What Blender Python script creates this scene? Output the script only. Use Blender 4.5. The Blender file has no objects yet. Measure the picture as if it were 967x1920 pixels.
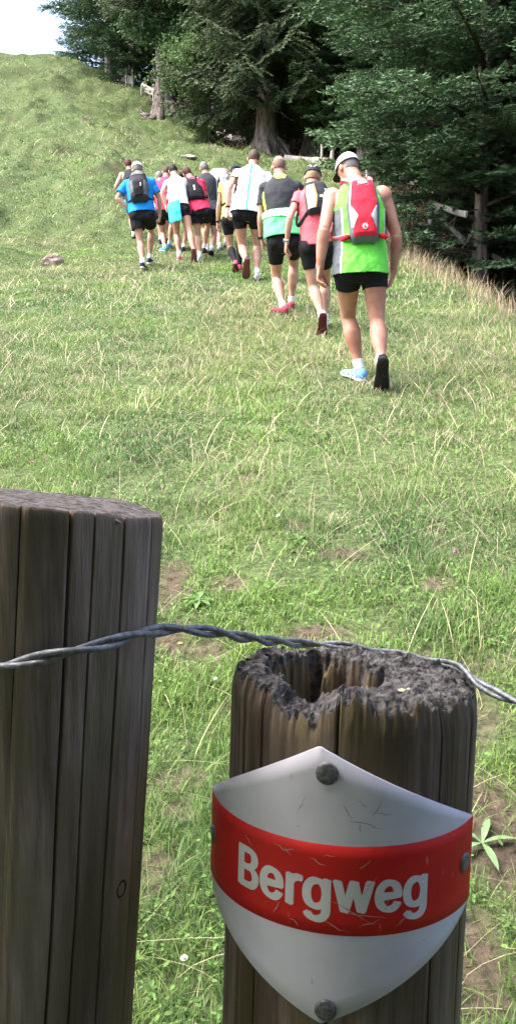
import bpy, math, random
import numpy as np
from mathutils import Vector, Matrix
rng = np.random.default_rng(7)
random.seed(7)
scn = bpy.context.scene
COL = scn.collection
PI = math.pi

# ------------------------------------------------------------------ camera
F = 1663.0; PITCH = math.radians(6.0); CAMZ = 1.6
CP, SP = math.cos(PITCH), math.sin(PITCH)
def P(px, py, y):
    """the world point at forward distance y that the photograph shows at pixel px, py"""
    u = (px-483.5)/F; v = (960-py)/F
    d = (u, CP+v*SP, v*CP-SP)
    k = y/d[1]
    return np.array([d[0]*k, y, CAMZ+d[2]*k])

# ------------------------------------------------------------------ helpers
def link(o, parent=None):
    COL.objects.link(o)
    if parent is not None: o.parent = parent
    return o
def tag(o, label=None, cat=None, group=None, kind=None):
    if label: o['label'] = label
    if cat: o['category'] = cat
    if group: o['group'] = group
    if kind: o['kind'] = kind
    return o
def empty(name, loc, rz=0.0):
    o = bpy.data.objects.new(name, None); COL.objects.link(o)
    o.location = loc; o.rotation_euler = (0, 0, rz); o.empty_display_size = .1
    return o
def np_mesh(name, V, faces, mats=(), midx=None, smooth=True, cols=None):
    """faces: list of integer arrays (n,3) and/or (n,4)"""
    me = bpy.data.meshes.new(name)
    V = np.asarray(V, dtype=np.float32)
    faces = [np.asarray(f, dtype=np.int32) for f in faces if len(f)]
    loops = np.concatenate([f.ravel() for f in faces])
    tot = np.concatenate([np.full(len(f), f.shape[1], dtype=np.int32) for f in faces])
    start = np.concatenate([[0], np.cumsum(tot)[:-1]]).astype(np.int32)
    me.vertices.add(len(V)); me.vertices.foreach_set('co', V.ravel())
    me.loops.add(len(loops)); me.loops.foreach_set('vertex_index', loops)
    me.polygons.add(len(tot)); me.polygons.foreach_set('loop_start', start)
    me.polygons.foreach_set('loop_total', tot)
    for m in mats: me.materials.append(m)
    if midx is not None: me.polygons.foreach_set('material_index', np.asarray(midx, dtype=np.int32))
    me.update(calc_edges=True)
    me.polygons.foreach_set('use_smooth', np.full(len(tot), smooth, dtype=bool))
    if cols is not None:
        a = me.color_attributes.new('Col', 'FLOAT_COLOR', 'POINT')
        c = np.ones((len(V), 4), dtype=np.float32); c[:, :3] = cols
        a.data.foreach_set('color', c.ravel())
    return me
def obj(name, me, parent=None, loc=None):
    o = bpy.data.objects.new(name, me); link(o, parent)
    if loc is not None: o.location = loc
    return o
class MB:
    def __init__(s): s.v = []; s.f4 = []; s.f3 = []; s.n = 0
    def add(s, V, f4=(), f3=()):
        V = np.asarray(V, float)
        if len(f4): s.f4.append(np.asarray(f4, int)+s.n)
        if len(f3): s.f3.append(np.asarray(f3, int)+s.n)
        s.v.append(V); s.n += len(V)
    def tube(s, C, U, W, A, B, n=16, cap=True):
        """rings at centres C, with axes U,W and radii A,B"""
        C = np.asarray(C, float); U = np.asarray(U, float); W = np.asarray(W, float)
        m = len(C)
        if U.ndim == 1: U = np.repeat(U[None], m, 0)
        if W.ndim == 1: W = np.repeat(W[None], m, 0)
        A = np.broadcast_to(np.asarray(A, float), (m,)); B = np.broadcast_to(np.asarray(B, float), (m,))
        th = np.arange(n)*2*PI/n
        V = C[:, None]+U[:, None]*(np.cos(th)[None, :, None]*A[:, None, None])+W[:, None]*(np.sin(th)[None, :, None]*B[:, None, None])
        V = V.reshape(-1, 3)
        i = np.arange(m-1)[:, None]*n; j = np.arange(n)[None]; k = (j+1) % n
        f4 = np.stack([i+j, i+k, i+n+k, i+n+j], -1).reshape(-1, 4)
        if cap:
            V = np.vstack([V, C[0], C[-1]])
            jj = np.arange(n); kk = (jj+1) % n
            f3 = np.vstack([np.stack([np.full(n, m*n), kk, jj], -1), np.stack([np.full(n, m*n+1), (m-1)*n+jj, (m-1)*n+kk], -1)])
            s.add(V, f4, f3)
        else: s.add(V, f4)
    def path(s, pts, rad, n=10, cap=True):
        pts = np.asarray(pts, float); m = len(pts)
        T = np.gradient(pts, axis=0); T /= np.linalg.norm(T, axis=1)[:, None]+1e-9
        r = np.array([0, 0, 1.]) if abs(T[0][2]) < .9 else np.array([1., 0, 0])
        U = np.zeros((m, 3)); W = np.zeros((m, 3))
        u = r-T[0]*r.dot(T[0]); u /= np.linalg.norm(u)
        for i in range(m):
            u = u-T[i]*u.dot(T[i]); u /= np.linalg.norm(u)+1e-9
            U[i] = u; W[i] = np.cross(T[i], u)
        s.tube(pts, U, W, rad, rad, n, cap)
    def box(s, c, X, Y, Z):
        """centre c and three half-axis vectors"""
        c, X, Y, Z = [np.asarray(a, float) for a in (c, X, Y, Z)]
        V = [c+a*X+b*Y+d*Z for a in (-1, 1) for b in (-1, 1) for d in (-1, 1)]
        s.add(V, [(0, 1, 3, 2), (4, 6, 7, 5), (0, 4, 5, 1), (2, 3, 7, 6), (0, 2, 6, 4), (1, 5, 7, 3)])
    def arrays(s):
        V = np.vstack(s.v)
        return V, (np.vstack(s.f4) if s.f4 else np.zeros((0, 4), int)), (np.vstack(s.f3) if s.f3 else np.zeros((0, 3), int))
    def mesh(s, name, mat, smooth=True, cols=None, off=None):
        V, a, b = s.arrays()
        if off is not None: V = V-np.asarray(off)
        return np_mesh(name, V, [a, b], [mat] if mat else [], smooth=smooth, cols=cols)
    def build(s, name, mat, parent=None, smooth=True, off=None, loc=None):
        return obj(name, s.mesh(name, mat, smooth, off=off), parent, loc)
def unit(v):
    v = np.asarray(v, float); return v/(np.linalg.norm(v)+1e-12)

def spl(p, n):
    p = np.vstack([2*p[0]-p[1], p, 2*p[-1]-p[-2]]); out = []
    for i_ in range(1, len(p)-2):
        for t_ in np.linspace(0, 1, n, endpoint=False):
            a_, b_, c_, d_ = p[i_-1], p[i_], p[i_+1], p[i_+2]
            out.append(.5*((2*b_)+(-a_+c_)*t_+(2*a_-5*b_+4*c_-d_)*t_**2+(-a_+3*b_-3*c_+d_)*t_**3))
    out.append(p[-2]); return np.array(out)
# ------------------------------------------------------------------ noise
def _h(i, j, s):
    n = (i*374761393+j*668265263+s*974634777) & 0xffffffff
    n = ((n ^ (n >> 13))*1274126177) & 0xffffffff
    return ((n ^ (n >> 16)) & 0xffff)/65535.0
def vn(x, y, s=0):
    x = np.asarray(x, float); y = np.asarray(y, float)
    i = np.floor(x).astype(np.int64); j = np.floor(y).astype(np.int64)
    u = x-i; v = y-j; u = u*u*(3-2*u); v = v*v*(3-2*v)
    return (_h(i, j, s)*(1-u)+_h(i+1, j, s)*u)*(1-v)+(_h(i, j+1, s)*(1-u)+_h(i+1, j+1, s)*u)*v
def fbm(x, y, s=0, o=4):
    a = .5; t = 0; w = 0
    for k in range(o):
        t = t+a*vn(np.asarray(x)*2**k, np.asarray(y)*2**k, s+k*17); w += a; a *= .5
    return t/w
def ss(a, b, x):
    t = np.clip((np.asarray(x, float)-a)/(b-a), 0, 1); return t*t*(3-2*t)

# ------------------------------------------------------------------ terrain height
ctl = []
for yy in (-6, -2, 1, 4, 8, 12, 16):
    for xx in (-9, -4, 0, 3, 9): ctl.append((xx, yy, .28*yy))
for px, py, y in [(0, 107, 47), (100, 118, 47), (200, 147, 46), (0, 300, 28), (300, 300, 26), (300, 218, 39), (480, 289, 32),
                  (600, 313, 29), (690, 347, 23), (735, 432, 17.5), (0, 200, 37), (150, 200, 36), (60, 380, 21.5), (230, 160, 45), (420, 282, 35), (250, 440, 19.3)]:
    ctl.append(tuple(P(px, py, y)))
ctl += [(-14, 62, 20.2), (-7, 62, 18.0), (0, 55, 14.5), (-26, 47, 22.5), (-24, 30, 11.5), (-20, 14, 4.6), (8, 30, 9.8), (10, 45, 17.5), (12, 18, 5.4), (20, 30, 11), (22, 10, 3), (-30, 62, 21), (20, 60, 22), (22, 45, 19), (5, 50, 19), (5, 40, 14.5)]
ctl = np.array(ctl)
def _phi(r2): return .5*r2*np.log(r2+1e-9)
def _tps():
    n = len(ctl); d = ctl[:, None, :2]-ctl[None, :, :2]
    K = _phi((d**2).sum(-1))+np.eye(n)*.3
    Q = np.hstack([np.ones((n, 1)), ctl[:, :2]])
    A = np.zeros((n+3, n+3)); A[:n, :n] = K; A[:n, n:] = Q; A[n:, :n] = Q.T
    return np.linalg.solve(A, np.concatenate([ctl[:, 2], np.zeros(3)]))
TW = _tps()
def lipx(y):
    y = np.asarray(y, float)
    return np.interp(y, [0, 9, 17, 24, 28, 32, 36, 41, 46, 60], [3.0, 2.75, 2.75, 2.95, 2.7, 1.6, -1.0, -4.0, -6.8, -7.5])
def H(x, y):
    x = np.asarray(x, float); y = np.asarray(y, float)
    x, y = np.broadcast_arrays(x, y); sh = x.shape; x = x.ravel(); y = y.ravel()
    z = np.zeros(len(x))
    for i in range(0, len(x), 200000):
        xs = x[i:i+200000]; ys = y[i:i+200000]
        xc = np.clip(xs, -34, 30); yc = np.clip(ys, -8, 66)
        r2 = (xc[:, None]-ctl[None, :, 0])**2+(yc[:, None]-ctl[None, :, 1])**2
        z[i:i+200000] = _phi(r2)@TW[:-3]+TW[-3]+TW[-2]*xc+TW[-1]*yc
    q = x-lipx(y)
    g = np.where(y < 30, 1, np.clip(1-(y-30)/8, 0, 1))
    z = z-g*(.75*ss(-.1, 1.0, q)+.28*ss(-1.2, 0, q)*0)+g*.5*ss(1.6, 4.5, q)
    # bumps: cattle-trodden hummocks, larger up the hill on the left
    far = ss(14, 26, y)
    z = z+(fbm(x*.9, y*.9, 3, 3)-.5)*(.05+.75*far)*ss(2.0, 4.0, y)*.9
    z = z+(fbm(x*3.1, y*3.1, 9, 3)-.5)*(.05+.16*far)
    left = ss(-1.6, -4.4, x)*ss(9, 13, y)
    z = z+left*(fbm(x*.55+3, y*.45, 21, 3)-.45)*.7
    z = z+.12*ss(.5, .8, fbm(x*1.2+9, y*1.0, 31, 2))*ss(15, 20, y)
    return z.reshape(sh)
def Hs(x, y): return float(H(np.array([x]), np.array([y]))[0])
def hit(px, py, y0=1.0, y1=70):
    """forward distance where the ray through the pixel meets the ground"""
    ys = np.linspace(y0, y1, 1400); u = (px-483.5)/F; v = (960-py)/F
    dx, dy, dz = u, CP+v*SP, v*CP-SP
    k = ys/dy; z = CAMZ+dz*k; g = H(dx*k, ys)
    w = np.where(z < g)[0]
    return float(ys[w[0]]) if len(w) else None

# ------------------------------------------------------------------ materials
def mat(name, color=(.5, .5, .5), rough=.6, spec=.3, metal=0.0, sss=0.0, trans=0.0):
    m = bpy.data.materials.new(name); m.use_nodes = True
    b = m.node_tree.nodes['Principled BSDF']
    b.inputs['Base Color'].default_value = (*color, 1); b.inputs['Roughness'].default_value = rough
    b.inputs['Specular IOR Level'].default_value = spec; b.inputs['Metallic'].default_value = metal
    return m
def N(m, t, **kw):
    n = m.node_tree.nodes.new(t)
    for k, v in kw.items():
        if k in n.inputs: n.inputs[k].default_value = v
        else: setattr(n, k, v)
    return n
def L(m, a, ao, b, bi): m.node_tree.links.new(a.outputs[ao], b.inputs[bi])
def ramp(m, stops, interp='LINEAR'):
    r = m.node_tree.nodes.new('ShaderNodeValToRGB'); r.color_ramp.interpolation = interp
    while len(r.color_ramp.elements) < len(stops): r.color_ramp.elements.new(.5)
    for e, (p, c) in zip(r.color_ramp.elements, stops):
        e.position = p; e.color = (*c, 1) if len(c) == 3 else c
    return r
def bsdf(m): return m.node_tree.nodes['Principled BSDF']
def vary(m, c1, c2, scale=20, detail=6, stretch=None, bump=0.0, bscale=None, dist=.01, lo=.35, hi=.65):
    """two-colour noise variation plus a bump, in object coordinates"""
    tc = N(m, 'ShaderNodeTexCoord'); mp = N(m, 'ShaderNodeMapping')
    if stretch: mp.inputs['Scale'].default_value = stretch
    L(m, tc, 'Object', mp, 'Vector')
    n = N(m, 'ShaderNodeTexNoise', Scale=scale, Detail=detail); L(m, mp, 0, n, 'Vector')
    r = ramp(m, [(lo, c1), (hi, c2)]); L(m, n, 'Fac', r, 'Fac'); L(m, r, 'Color', bsdf(m), 'Base Color')
    if bump:
        n2 = N(m, 'ShaderNodeTexNoise', Scale=bscale or scale*3, Detail=5); L(m, mp, 0, n2, 'Vector')
        bp = N(m, 'ShaderNodeBump', Strength=bump, Distance=dist); L(m, n2, 'Fac', bp, 'Height'); L(m, bp, 0, bsdf(m), 'Normal')
    return m
def attrmat(name, rough=.7, spec=.2, transl=0.0):
    """base colour from each blade's own colour attribute"""
    m = mat(name, rough=rough, spec=spec)
    a = N(m, 'ShaderNodeAttribute'); a.attribute_name = 'Col'
    L(m, a, 'Color', bsdf(m), 'Base Color')
    if transl:
        t = N(m, 'ShaderNodeBsdfTranslucent'); L(m, a, 'Color', t, 'Color')
        mx = N(m, 'ShaderNodeMixShader'); mx.inputs[0].default_value = transl
        out = [n for n in m.node_tree.nodes if n.type == 'OUTPUT_MATERIAL'][0]
        L(m, bsdf(m), 0, mx, 1); L(m, t, 0, mx, 2); L(m, mx, 0, out, 'Surface')
    return m

# ------------------------------------------------------------------ camera, sky, sun
cam = bpy.data.cameras.new('camera'); camo = bpy.data.objects.new('camera', cam); COL.objects.link(camo)
camo.location = (0, 0, CAMZ); camo.rotation_euler = (math.radians(90)-PITCH, 0, 0)
cam.sensor_fit = 'VERTICAL'; cam.angle = 2*math.atan(960/F); cam.clip_start = .02; cam.clip_end = 2000
scn.camera = camo
scn.render.resolution_x = 515; scn.render.resolution_y = 1024
SUN_EL = math.radians(60); SUN_AZ = math.radians(-100)      # azimuth from +Y towards +X
w = bpy.data.worlds.new('World'); scn.world = w; w.use_nodes = True
nt = w.node_tree; bg = nt.nodes['Background']
sky = nt.nodes.new('ShaderNodeTexSky'); sky.sky_type = 'NISHITA'; sky.sun_disc = False
sky.sun_elevation = SUN_EL; sky.sun_rotation = SUN_AZ; sky.air_density = 1.0; sky.dust_density = 6.5; sky.ozone_density = 1.2
nt.links.new(sky.outputs[0], bg.inputs[0]); bg.inputs[1].default_value = .15
sl = bpy.data.lights.new('sun', 'SUN'); sl.energy = .7; sl.angle = math.radians(35); sl.color = (1, .995, .985)
so = bpy.data.objects.new('sun', sl); COL.objects.link(so)
sd = Vector((math.sin(SUN_AZ)*math.cos(SUN_EL), math.cos(SUN_AZ)*math.cos(SUN_EL), math.sin(SUN_EL)))
so.rotation_euler = sd.to_track_quat('Z', 'Y').to_euler(); so.location = (0, 0, 30)
scn.view_settings.view_transform = 'Standard'; scn.view_settings.look = 'None'
scn.view_settings.exposure = 2.42; scn.view_settings.gamma = 1
scn.cycles.max_bounces = 6; scn.cycles.diffuse_bounces = 3; scn.cycles.transparent_max_bounces = 8
scn.cycles.use_denoising = True
# ------------------------------------------------------------------ ground sheet
def warp(n, lo, hi, c, k):
    t = np.linspace(-1, 1, n); s = np.sign(t)*np.abs(t)**k
    return np.where(s < 0, c+s*(c-lo), c+s*(hi-c))
gx = np.unique(np.concatenate([np.linspace(-400, -34, 8), np.linspace(-34, -10, 60), np.linspace(-10, 6, 230), np.linspace(6, 30, 60), np.linspace(30, 400, 8)]))
gy = np.unique(np.concatenate([np.linspace(-300, -8, 8), np.linspace(-8, .6, 20), np.linspace(.6, 4, 110), np.linspace(4, 20, 230), np.linspace(20, 66, 200), np.linspace(66, 500, 8)]))
X, Y = np.meshgrid(gx, gy); Z = H(X, Y)
def bare(x, y):
    """0..1: trodden bare soil near the posts and at the foot of the forest edge"""
    b = ss(.57, .70, fbm(x*2.2+5, y*2.2, 55, 4))*ss(3.6, 2.2, y)
    for cx, cy, rx, ry in BARE: b = np.maximum(b, ss(1.15, .55, np.sqrt(((x-cx)/rx)**2+((y-cy)/ry)**2)+(fbm(x*6, y*6, 77, 3)-.5)*.9))
    far = ss(.70, .78, fbm(x*1.3, y*.9, 91, 4))*ss(12, 20, y)
    return np.clip(np.maximum(b, far*.4), 0, 1)
BARE = []
for px, py, rp, yp in [(318, 1105, 26, 36), (322, 1200, 34, 26), (440, 1102, 34, 14), (600, 1195, 46, 14), (945, 1560, 60, 95), (330, 1470, 50, 22), (330, 1530, 30, 20), (905, 1780, 60, 70),
                       (280, 1640, 30, 40), (820, 1095, 30, 14), (150, 1010, 30, 10), (385, 1215, 26, 18), (640, 1040, 40, 9), (470, 900, 30, 5), (930, 1890, 50, 40), (560, 985, 26, 8)]:
    y0 = hit(px, py, .8, 30); s = y0/F
    ya = hit(px, py-yp, .8, 30); BARE.append(((px-483.5)*s*1.0, y0, rp*s*1.35, max(.06, (ya-y0)*1.35)))
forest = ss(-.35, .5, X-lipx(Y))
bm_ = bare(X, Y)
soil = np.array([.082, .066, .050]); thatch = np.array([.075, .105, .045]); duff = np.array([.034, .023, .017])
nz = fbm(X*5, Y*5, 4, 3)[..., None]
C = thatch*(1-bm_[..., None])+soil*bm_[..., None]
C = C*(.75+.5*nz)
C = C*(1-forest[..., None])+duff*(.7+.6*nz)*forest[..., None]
ny, nx = X.shape
idx = np.arange(nx*ny).reshape(ny, nx)
q4 = np.stack([idx[:-1, :-1], idx[:-1, 1:], idx[1:, 1:], idx[1:, :-1]], -1).reshape(-1, 4)
gm = mat('ground_soil', rough=.95, spec=.1)
a = N(gm, 'ShaderNodeAttribute'); a.attribute_name = 'Col'
tc = N(gm, 'ShaderNodeTexCoord'); n1 = N(gm, 'ShaderNodeTexNoise', Scale=28.0, Detail=8.0); L(gm, tc, 'Object', n1, 'Vector')
r = ramp(gm, [(.3, (.55, .55, .55)), (.7, (1.45, 1.4, 1.35))]); L(gm, n1, 'Fac', r, 'Fac')
mx = N(gm, 'ShaderNodeMix', data_type='RGBA', blend_type='MULTIPLY'); mx.inputs[0].default_value = 1
L(gm, a, 'Color', mx, 6); L(gm, r, 'Color', mx, 7); L(gm, mx, 2, bsdf(gm), 'Base Color')
bp = N(gm, 'ShaderNodeBump', Strength=.9, Distance=.03); L(gm, n1, 'Fac', bp, 'Height'); L(gm, bp, 0, bsdf(gm), 'Normal')
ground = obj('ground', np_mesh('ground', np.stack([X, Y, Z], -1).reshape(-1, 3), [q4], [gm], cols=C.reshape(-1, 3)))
tag(ground, 'steep mountain pasture rising to a skyline, with bare trodden soil by the posts', kind='structure')

# ------------------------------------------------------------------ grass
def blades(x, y, h, w, az, lean, nseg, col0, tipmul=1.15, up=None):
    n = len(x); z = H(x, y)-.004
    t = np.linspace(0, 1, nseg+1)
    dx, dy = np.cos(az), np.sin(az)
    a2 = az+PI/2+rng.normal(0, .5, n)
    sx, sy = np.cos(a2), np.sin(a2)
    V = np.zeros((n, 2*nseg+1, 3), np.float32); Cc = np.zeros((n, 2*nseg+1, 3), np.float32)
    for k in range(nseg+1):
        tt = t[k]; bend = lean*tt**1.7
        cx = x+dx*h*bend; cy = y+dy*h*bend; cz = z+h*np.sqrt(np.clip(1-(lean*.75)**2, .06, 1))*(tt-.18*lean*tt**3)
        cz = cz+.28*dy*h*bend
        cm = col0*(1+(tipmul-1)*tt)
        if k < nseg:
            ww = w*.5*(1-tt*.55)
            V[:, 2*k, 0] = cx-sx*ww; V[:, 2*k, 1] = cy-sy*ww; V[:, 2*k, 2] = cz
            V[:, 2*k+1, 0] = cx+sx*ww; V[:, 2*k+1, 1] = cy+sy*ww; V[:, 2*k+1, 2] = cz
            Cc[:, 2*k] = cm; Cc[:, 2*k+1] = cm
        else:
            V[:, 2*k, 0] = cx; V[:, 2*k, 1] = cy; V[:, 2*k, 2] = cz; Cc[:, 2*k] = cm
    m = 2*nseg+1; b = (np.arange(n)*m)[:, None]
    f4 = [b+np.array([[2*k, 2*k+1, 2*k+3, 2*k+2]]) for k in range(nseg-1)]
    f3 = b+np.array([[2*nseg-2, 2*nseg-1, 2*nseg]])
    return V.reshape(-1, 3), (np.vstack(f4) if f4 else np.zeros((0, 4), int)), f3, Cc.reshape(-1, 3)
class Pile:
    def __init__(s): s.V = []; s.q = []; s.t = []; s.C = []; s.n = 0
    def put(s, V, q, t, C):
        s.V.append(V); s.C.append(C)
        if len(q): s.q.append(q+s.n)
        if len(t): s.t.append(t+s.n)
        s.n += len(V)
    def mesh(s, name, m):
        return np_mesh(name, np.vstack(s.V), ([np.vstack(s.q)] if s.q else [])+([np.vstack(s.t)] if s.t else []), [m], cols=np.vstack(s.C), smooth=False)
def scatter(n, y0, y1, marg=1.25, pw=1.0, right=True):
    """points over the meadow the camera can look at, with a margin to the sides"""
    u = rng.random(n); y = y0+(y1-y0)*u**pw
    hw = (.2907*y)*marg+.35
    x = rng.uniform(-1, 1, n)*hw
    k = x < lipx(y)+rng.normal(0, .12, n)
    return x[k], y[k]
GREEN = np.array([.070, .158, .044]); BRIGHT = np.array([.175, .30, .066]); STRAW = np.array([.44, .39, .27]); OLIVE = np.array([.16, .20, .065]); YEL = np.array([.23, .26, .09])
def dry(x, y):
    """0..1 how much of the sward is bleached straw here"""
    d = .30+1.35*(fbm(x*.8+2, y*.45, 12, 4)-.5)
    d = d+.42*np.exp(-((y-8.7)/2.4)**2)*ss(1.6, -.4, np.abs(x+.2)-.6)      # bleached band across the middle
    d = d+.40*ss(.9, 2.0, x-.02*y)*ss(5, 7.5, y)*ss(20, 12, y)                # tall dry grass at the right edge
    d = d+.10*ss(14, 22, y)
    d = d-.06*ss(5.5, 3.0, y)
    return np.clip(d, 0.03, .85)
gp = Pile()
grass_zones = [(.9, 2.6, 75000, .046, .0030, 3, 1.0), (2.6, 5, 105000, .046, .0040, 3, 1.0), (5, 10, 240000, .037, .0062, 2, .95),
               (10, 20, 250000, .040, .0115, 2, .95), (20, 50, 280000, .075, .022, 1, .9)]
for y0, y1, n, h0, w0, ns, pw in grass_zones:
    x, y = scatter(n, y0, y1, pw=pw)
    tuft = fbm(x*4.5, y*4.5, 14, 3); clump = vn(x*14, y*14, 41)
    br = bare(x, y)
    keep = rng.random(len(x)) > br*.86
    keep &= rng.random(len(x)) < .05+1.7*(tuft-.12)
    x, y, tuft, clump = x[keep], y[keep], tuft[keep], clump[keep]; n = len(x)
    d = dry(x, y)
    isdry = rng.random(n) < d*.60
    h = h0*(.45+1.1*tuft)*rng.uniform(.55, 1.35, n)*(1+.5*d*ss(5, 8, y))
    h = h*np.where(isdry, 1.25, 1.0)
    edge = np.exp(-((x-lipx(y))/.45)**2)*ss(9, 12, y); h = h*(1+.8*edge*np.where(isdry, 1, .25))
    wv = w0*rng.uniform(.6, 1.3, n)*np.where(isdry, .62, 1)
    az = rng.uniform(0, 2*PI, n); lean = np.clip(rng.normal(.78, .33, n), .08, 1.28)
    m1 = rng.random(n)[:, None]; g2 = fbm(x*1.7, y*1.3, 61, 4)
    s1 = np.clip((g2-.35)*2.6+rng.normal(0, .25, n), 0, 1)[:, None]
    c = GREEN*(1-s1)+BRIGHT*s1
    oo = np.clip((fbm(x*.7+7, y*.5, 66, 3)-.42)*3+rng.normal(0, .3, n), 0, 1)[:, None]
    c = c*(1-.55*oo)+(.5*OLIVE+.5*YEL)*.55*oo
    st = STRAW*(rng.uniform(.55, 1.2, n)[:, None])*(1-.15*m1)
    c = np.where(isdry[:, None], st, c)*rng.uniform(.6, 1.35, n)[:, None]
    gp.put(*blades(x, y, h, wv, az, lean, ns, c))
# broad little leaves: clover, dandelion and plantain rosettes among the blades
def leaves(x, y, r, tilt, col, hgt):
    n = len(x); z = H(x, y)+hgt; az = rng.uniform(0, 2*PI, n)
    fx, fy = np.cos(az), np.sin(az); sx, sy = -fy, fx
    tz = np.sin(tilt); tcz = np.cos(tilt)
    V = np.zeros((n, 6, 3), np.float32)
    for k, (a_, b_) in enumerate([(-1, 0), (-.35, .5), (.45, .48), (1, 0), (.45, -.48), (-.35, -.5)]):
        V[:, k, 0] = x+r*(a_*fx*tcz+b_*sx); V[:, k, 1] = y+r*(a_*fy*tcz+b_*sy); V[:, k, 2] = z+r*a_*tz+abs(b_)*r*.25+.28*r*(a_*fy*tcz+b_*sy)
    b = (np.arange(n)*6)[:, None]
    q = np.vstack([b+np.array([[0, 1, 2, 3]]), b+np.array([[0, 3, 4, 5]])])
    return V.reshape(-1, 3), q, np.zeros((0, 3), int), np.repeat(col, 6, 0)
for y0, y1, n, r0 in [(1.0, 3.2, 15000, .0062), (3.2, 7, 14000, .008), (7, 14, 10000, .012)]:
    x, y = scatter(n, y0, y1)
    k = (fbm(x*3, y*3, 101, 3) > .47) & (rng.random(len(x)) > bare(x, y)*.9); x, y = x[k], y[k]; n = len(x)
    c = (BRIGHT*.75+np.array([0, .02, .01]))*rng.uniform(.55, 1.3, n)[:, None]
    gp.put(*leaves(x, y, r0*rng.uniform(.5, 1.5, n), rng.uniform(-.2, .7, n), c, rng.uniform(.01, .05, n)))
grass = obj('grass', gp.mesh('grass', attrmat('grass_blades', .55, .25, .3)))
tag(grass, 'short green and straw-flecked grass covering the slope', 'grass', kind='stuff')
# long dry stalks, lying and leaning
dp = Pile()
for y0, y1, n, h0, w0 in [(1.0, 2.6, 800, .20, .0019), (2.6, 5, 1700, .22, .0025), (5, 10, 3600, .20, .0042), (10, 20, 5200, .22, .0066), (20, 46, 6000, .30, .014)]:
    x, y = scatter(n, y0, y1)
    d = dry(x, y); k = rng.random(len(x)) < (.25+1.1*d); x, y = x[k], y[k]; n = len(x)
    h = h0*rng.uniform(.4, 1.35, n)
    c = STRAW*rng.uniform(.7, 1.35, n)[:, None]*np.array([1, .97, .95])
    V, q, t, C_ = blades(x, y, h, w0*rng.uniform(.7, 1.3, n), rng.uniform(0, 2*PI, n), np.clip(rng.normal(1.15, .2, n), .4, 1.33), 5, c, 1.1)
    dp.put(V, q, t, C_)
# seed-headed tall stems along the forest edge on the right
n = 1500; y = rng.uniform(8.5, 22, n); x = lipx(y)-np.abs(rng.normal(0, .28, n))+.05
h = rng.uniform(.12, .36, n)
dp.put(*blades(x, y, h, np.full(n, .006), rng.uniform(0, 2*PI, n), np.clip(rng.normal(.4, .2, n), .1, 1), 4, STRAW*rng.uniform(.45, 1.0, n)[:, None]*np.array([1, .92, .84])))
stalks = obj('dry_stalks', dp.mesh('dry_stalks', attrmat('dry_straw', .6, .2, .15)))
tag(stalks, 'long bleached grass stalks lying and leaning over the pasture', 'dry grass', kind='stuff')
# low dark undergrowth and dead twigs on the bank below the forest
up_ = Pile()
n = 30000; y = rng.uniform(8, 40, n); x = lipx(y)+.35+np.abs(rng.normal(0, 1.9, n))
k = fbm(x*1.8, y*1.5, 202, 3) > .50; x, y = x[k], y[k]; n = len(x)
up_.put(*leaves(x, y, rng.uniform(.02, .06, n), rng.uniform(-.3, .9, n), np.array([.035, .055, .018])*rng.uniform(.5, 1.5, n)[:, None], rng.uniform(.02, .28, n)))
n = 5000; y = rng.uniform(8, 40, n); x = lipx(y)+.2+np.abs(rng.normal(0, 1.6, n))
up_.put(*blades(x, y, rng.uniform(.1, .5, n), np.full(n, .012), rng.uniform(0, 2*PI, n), rng.uniform(.3, 1.2, n), 3, np.array([.13, .10, .075])*rng.uniform(.4, 1.3, n)[:, None]))
und = obj('undergrowth', up_.mesh('undergrowth', attrmat('undergrowth_leaf', .7, .2)))
tag(und, 'sparse dark weeds and dead twigs on the shaded soil bank', 'undergrowth', kind='stuff')
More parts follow.
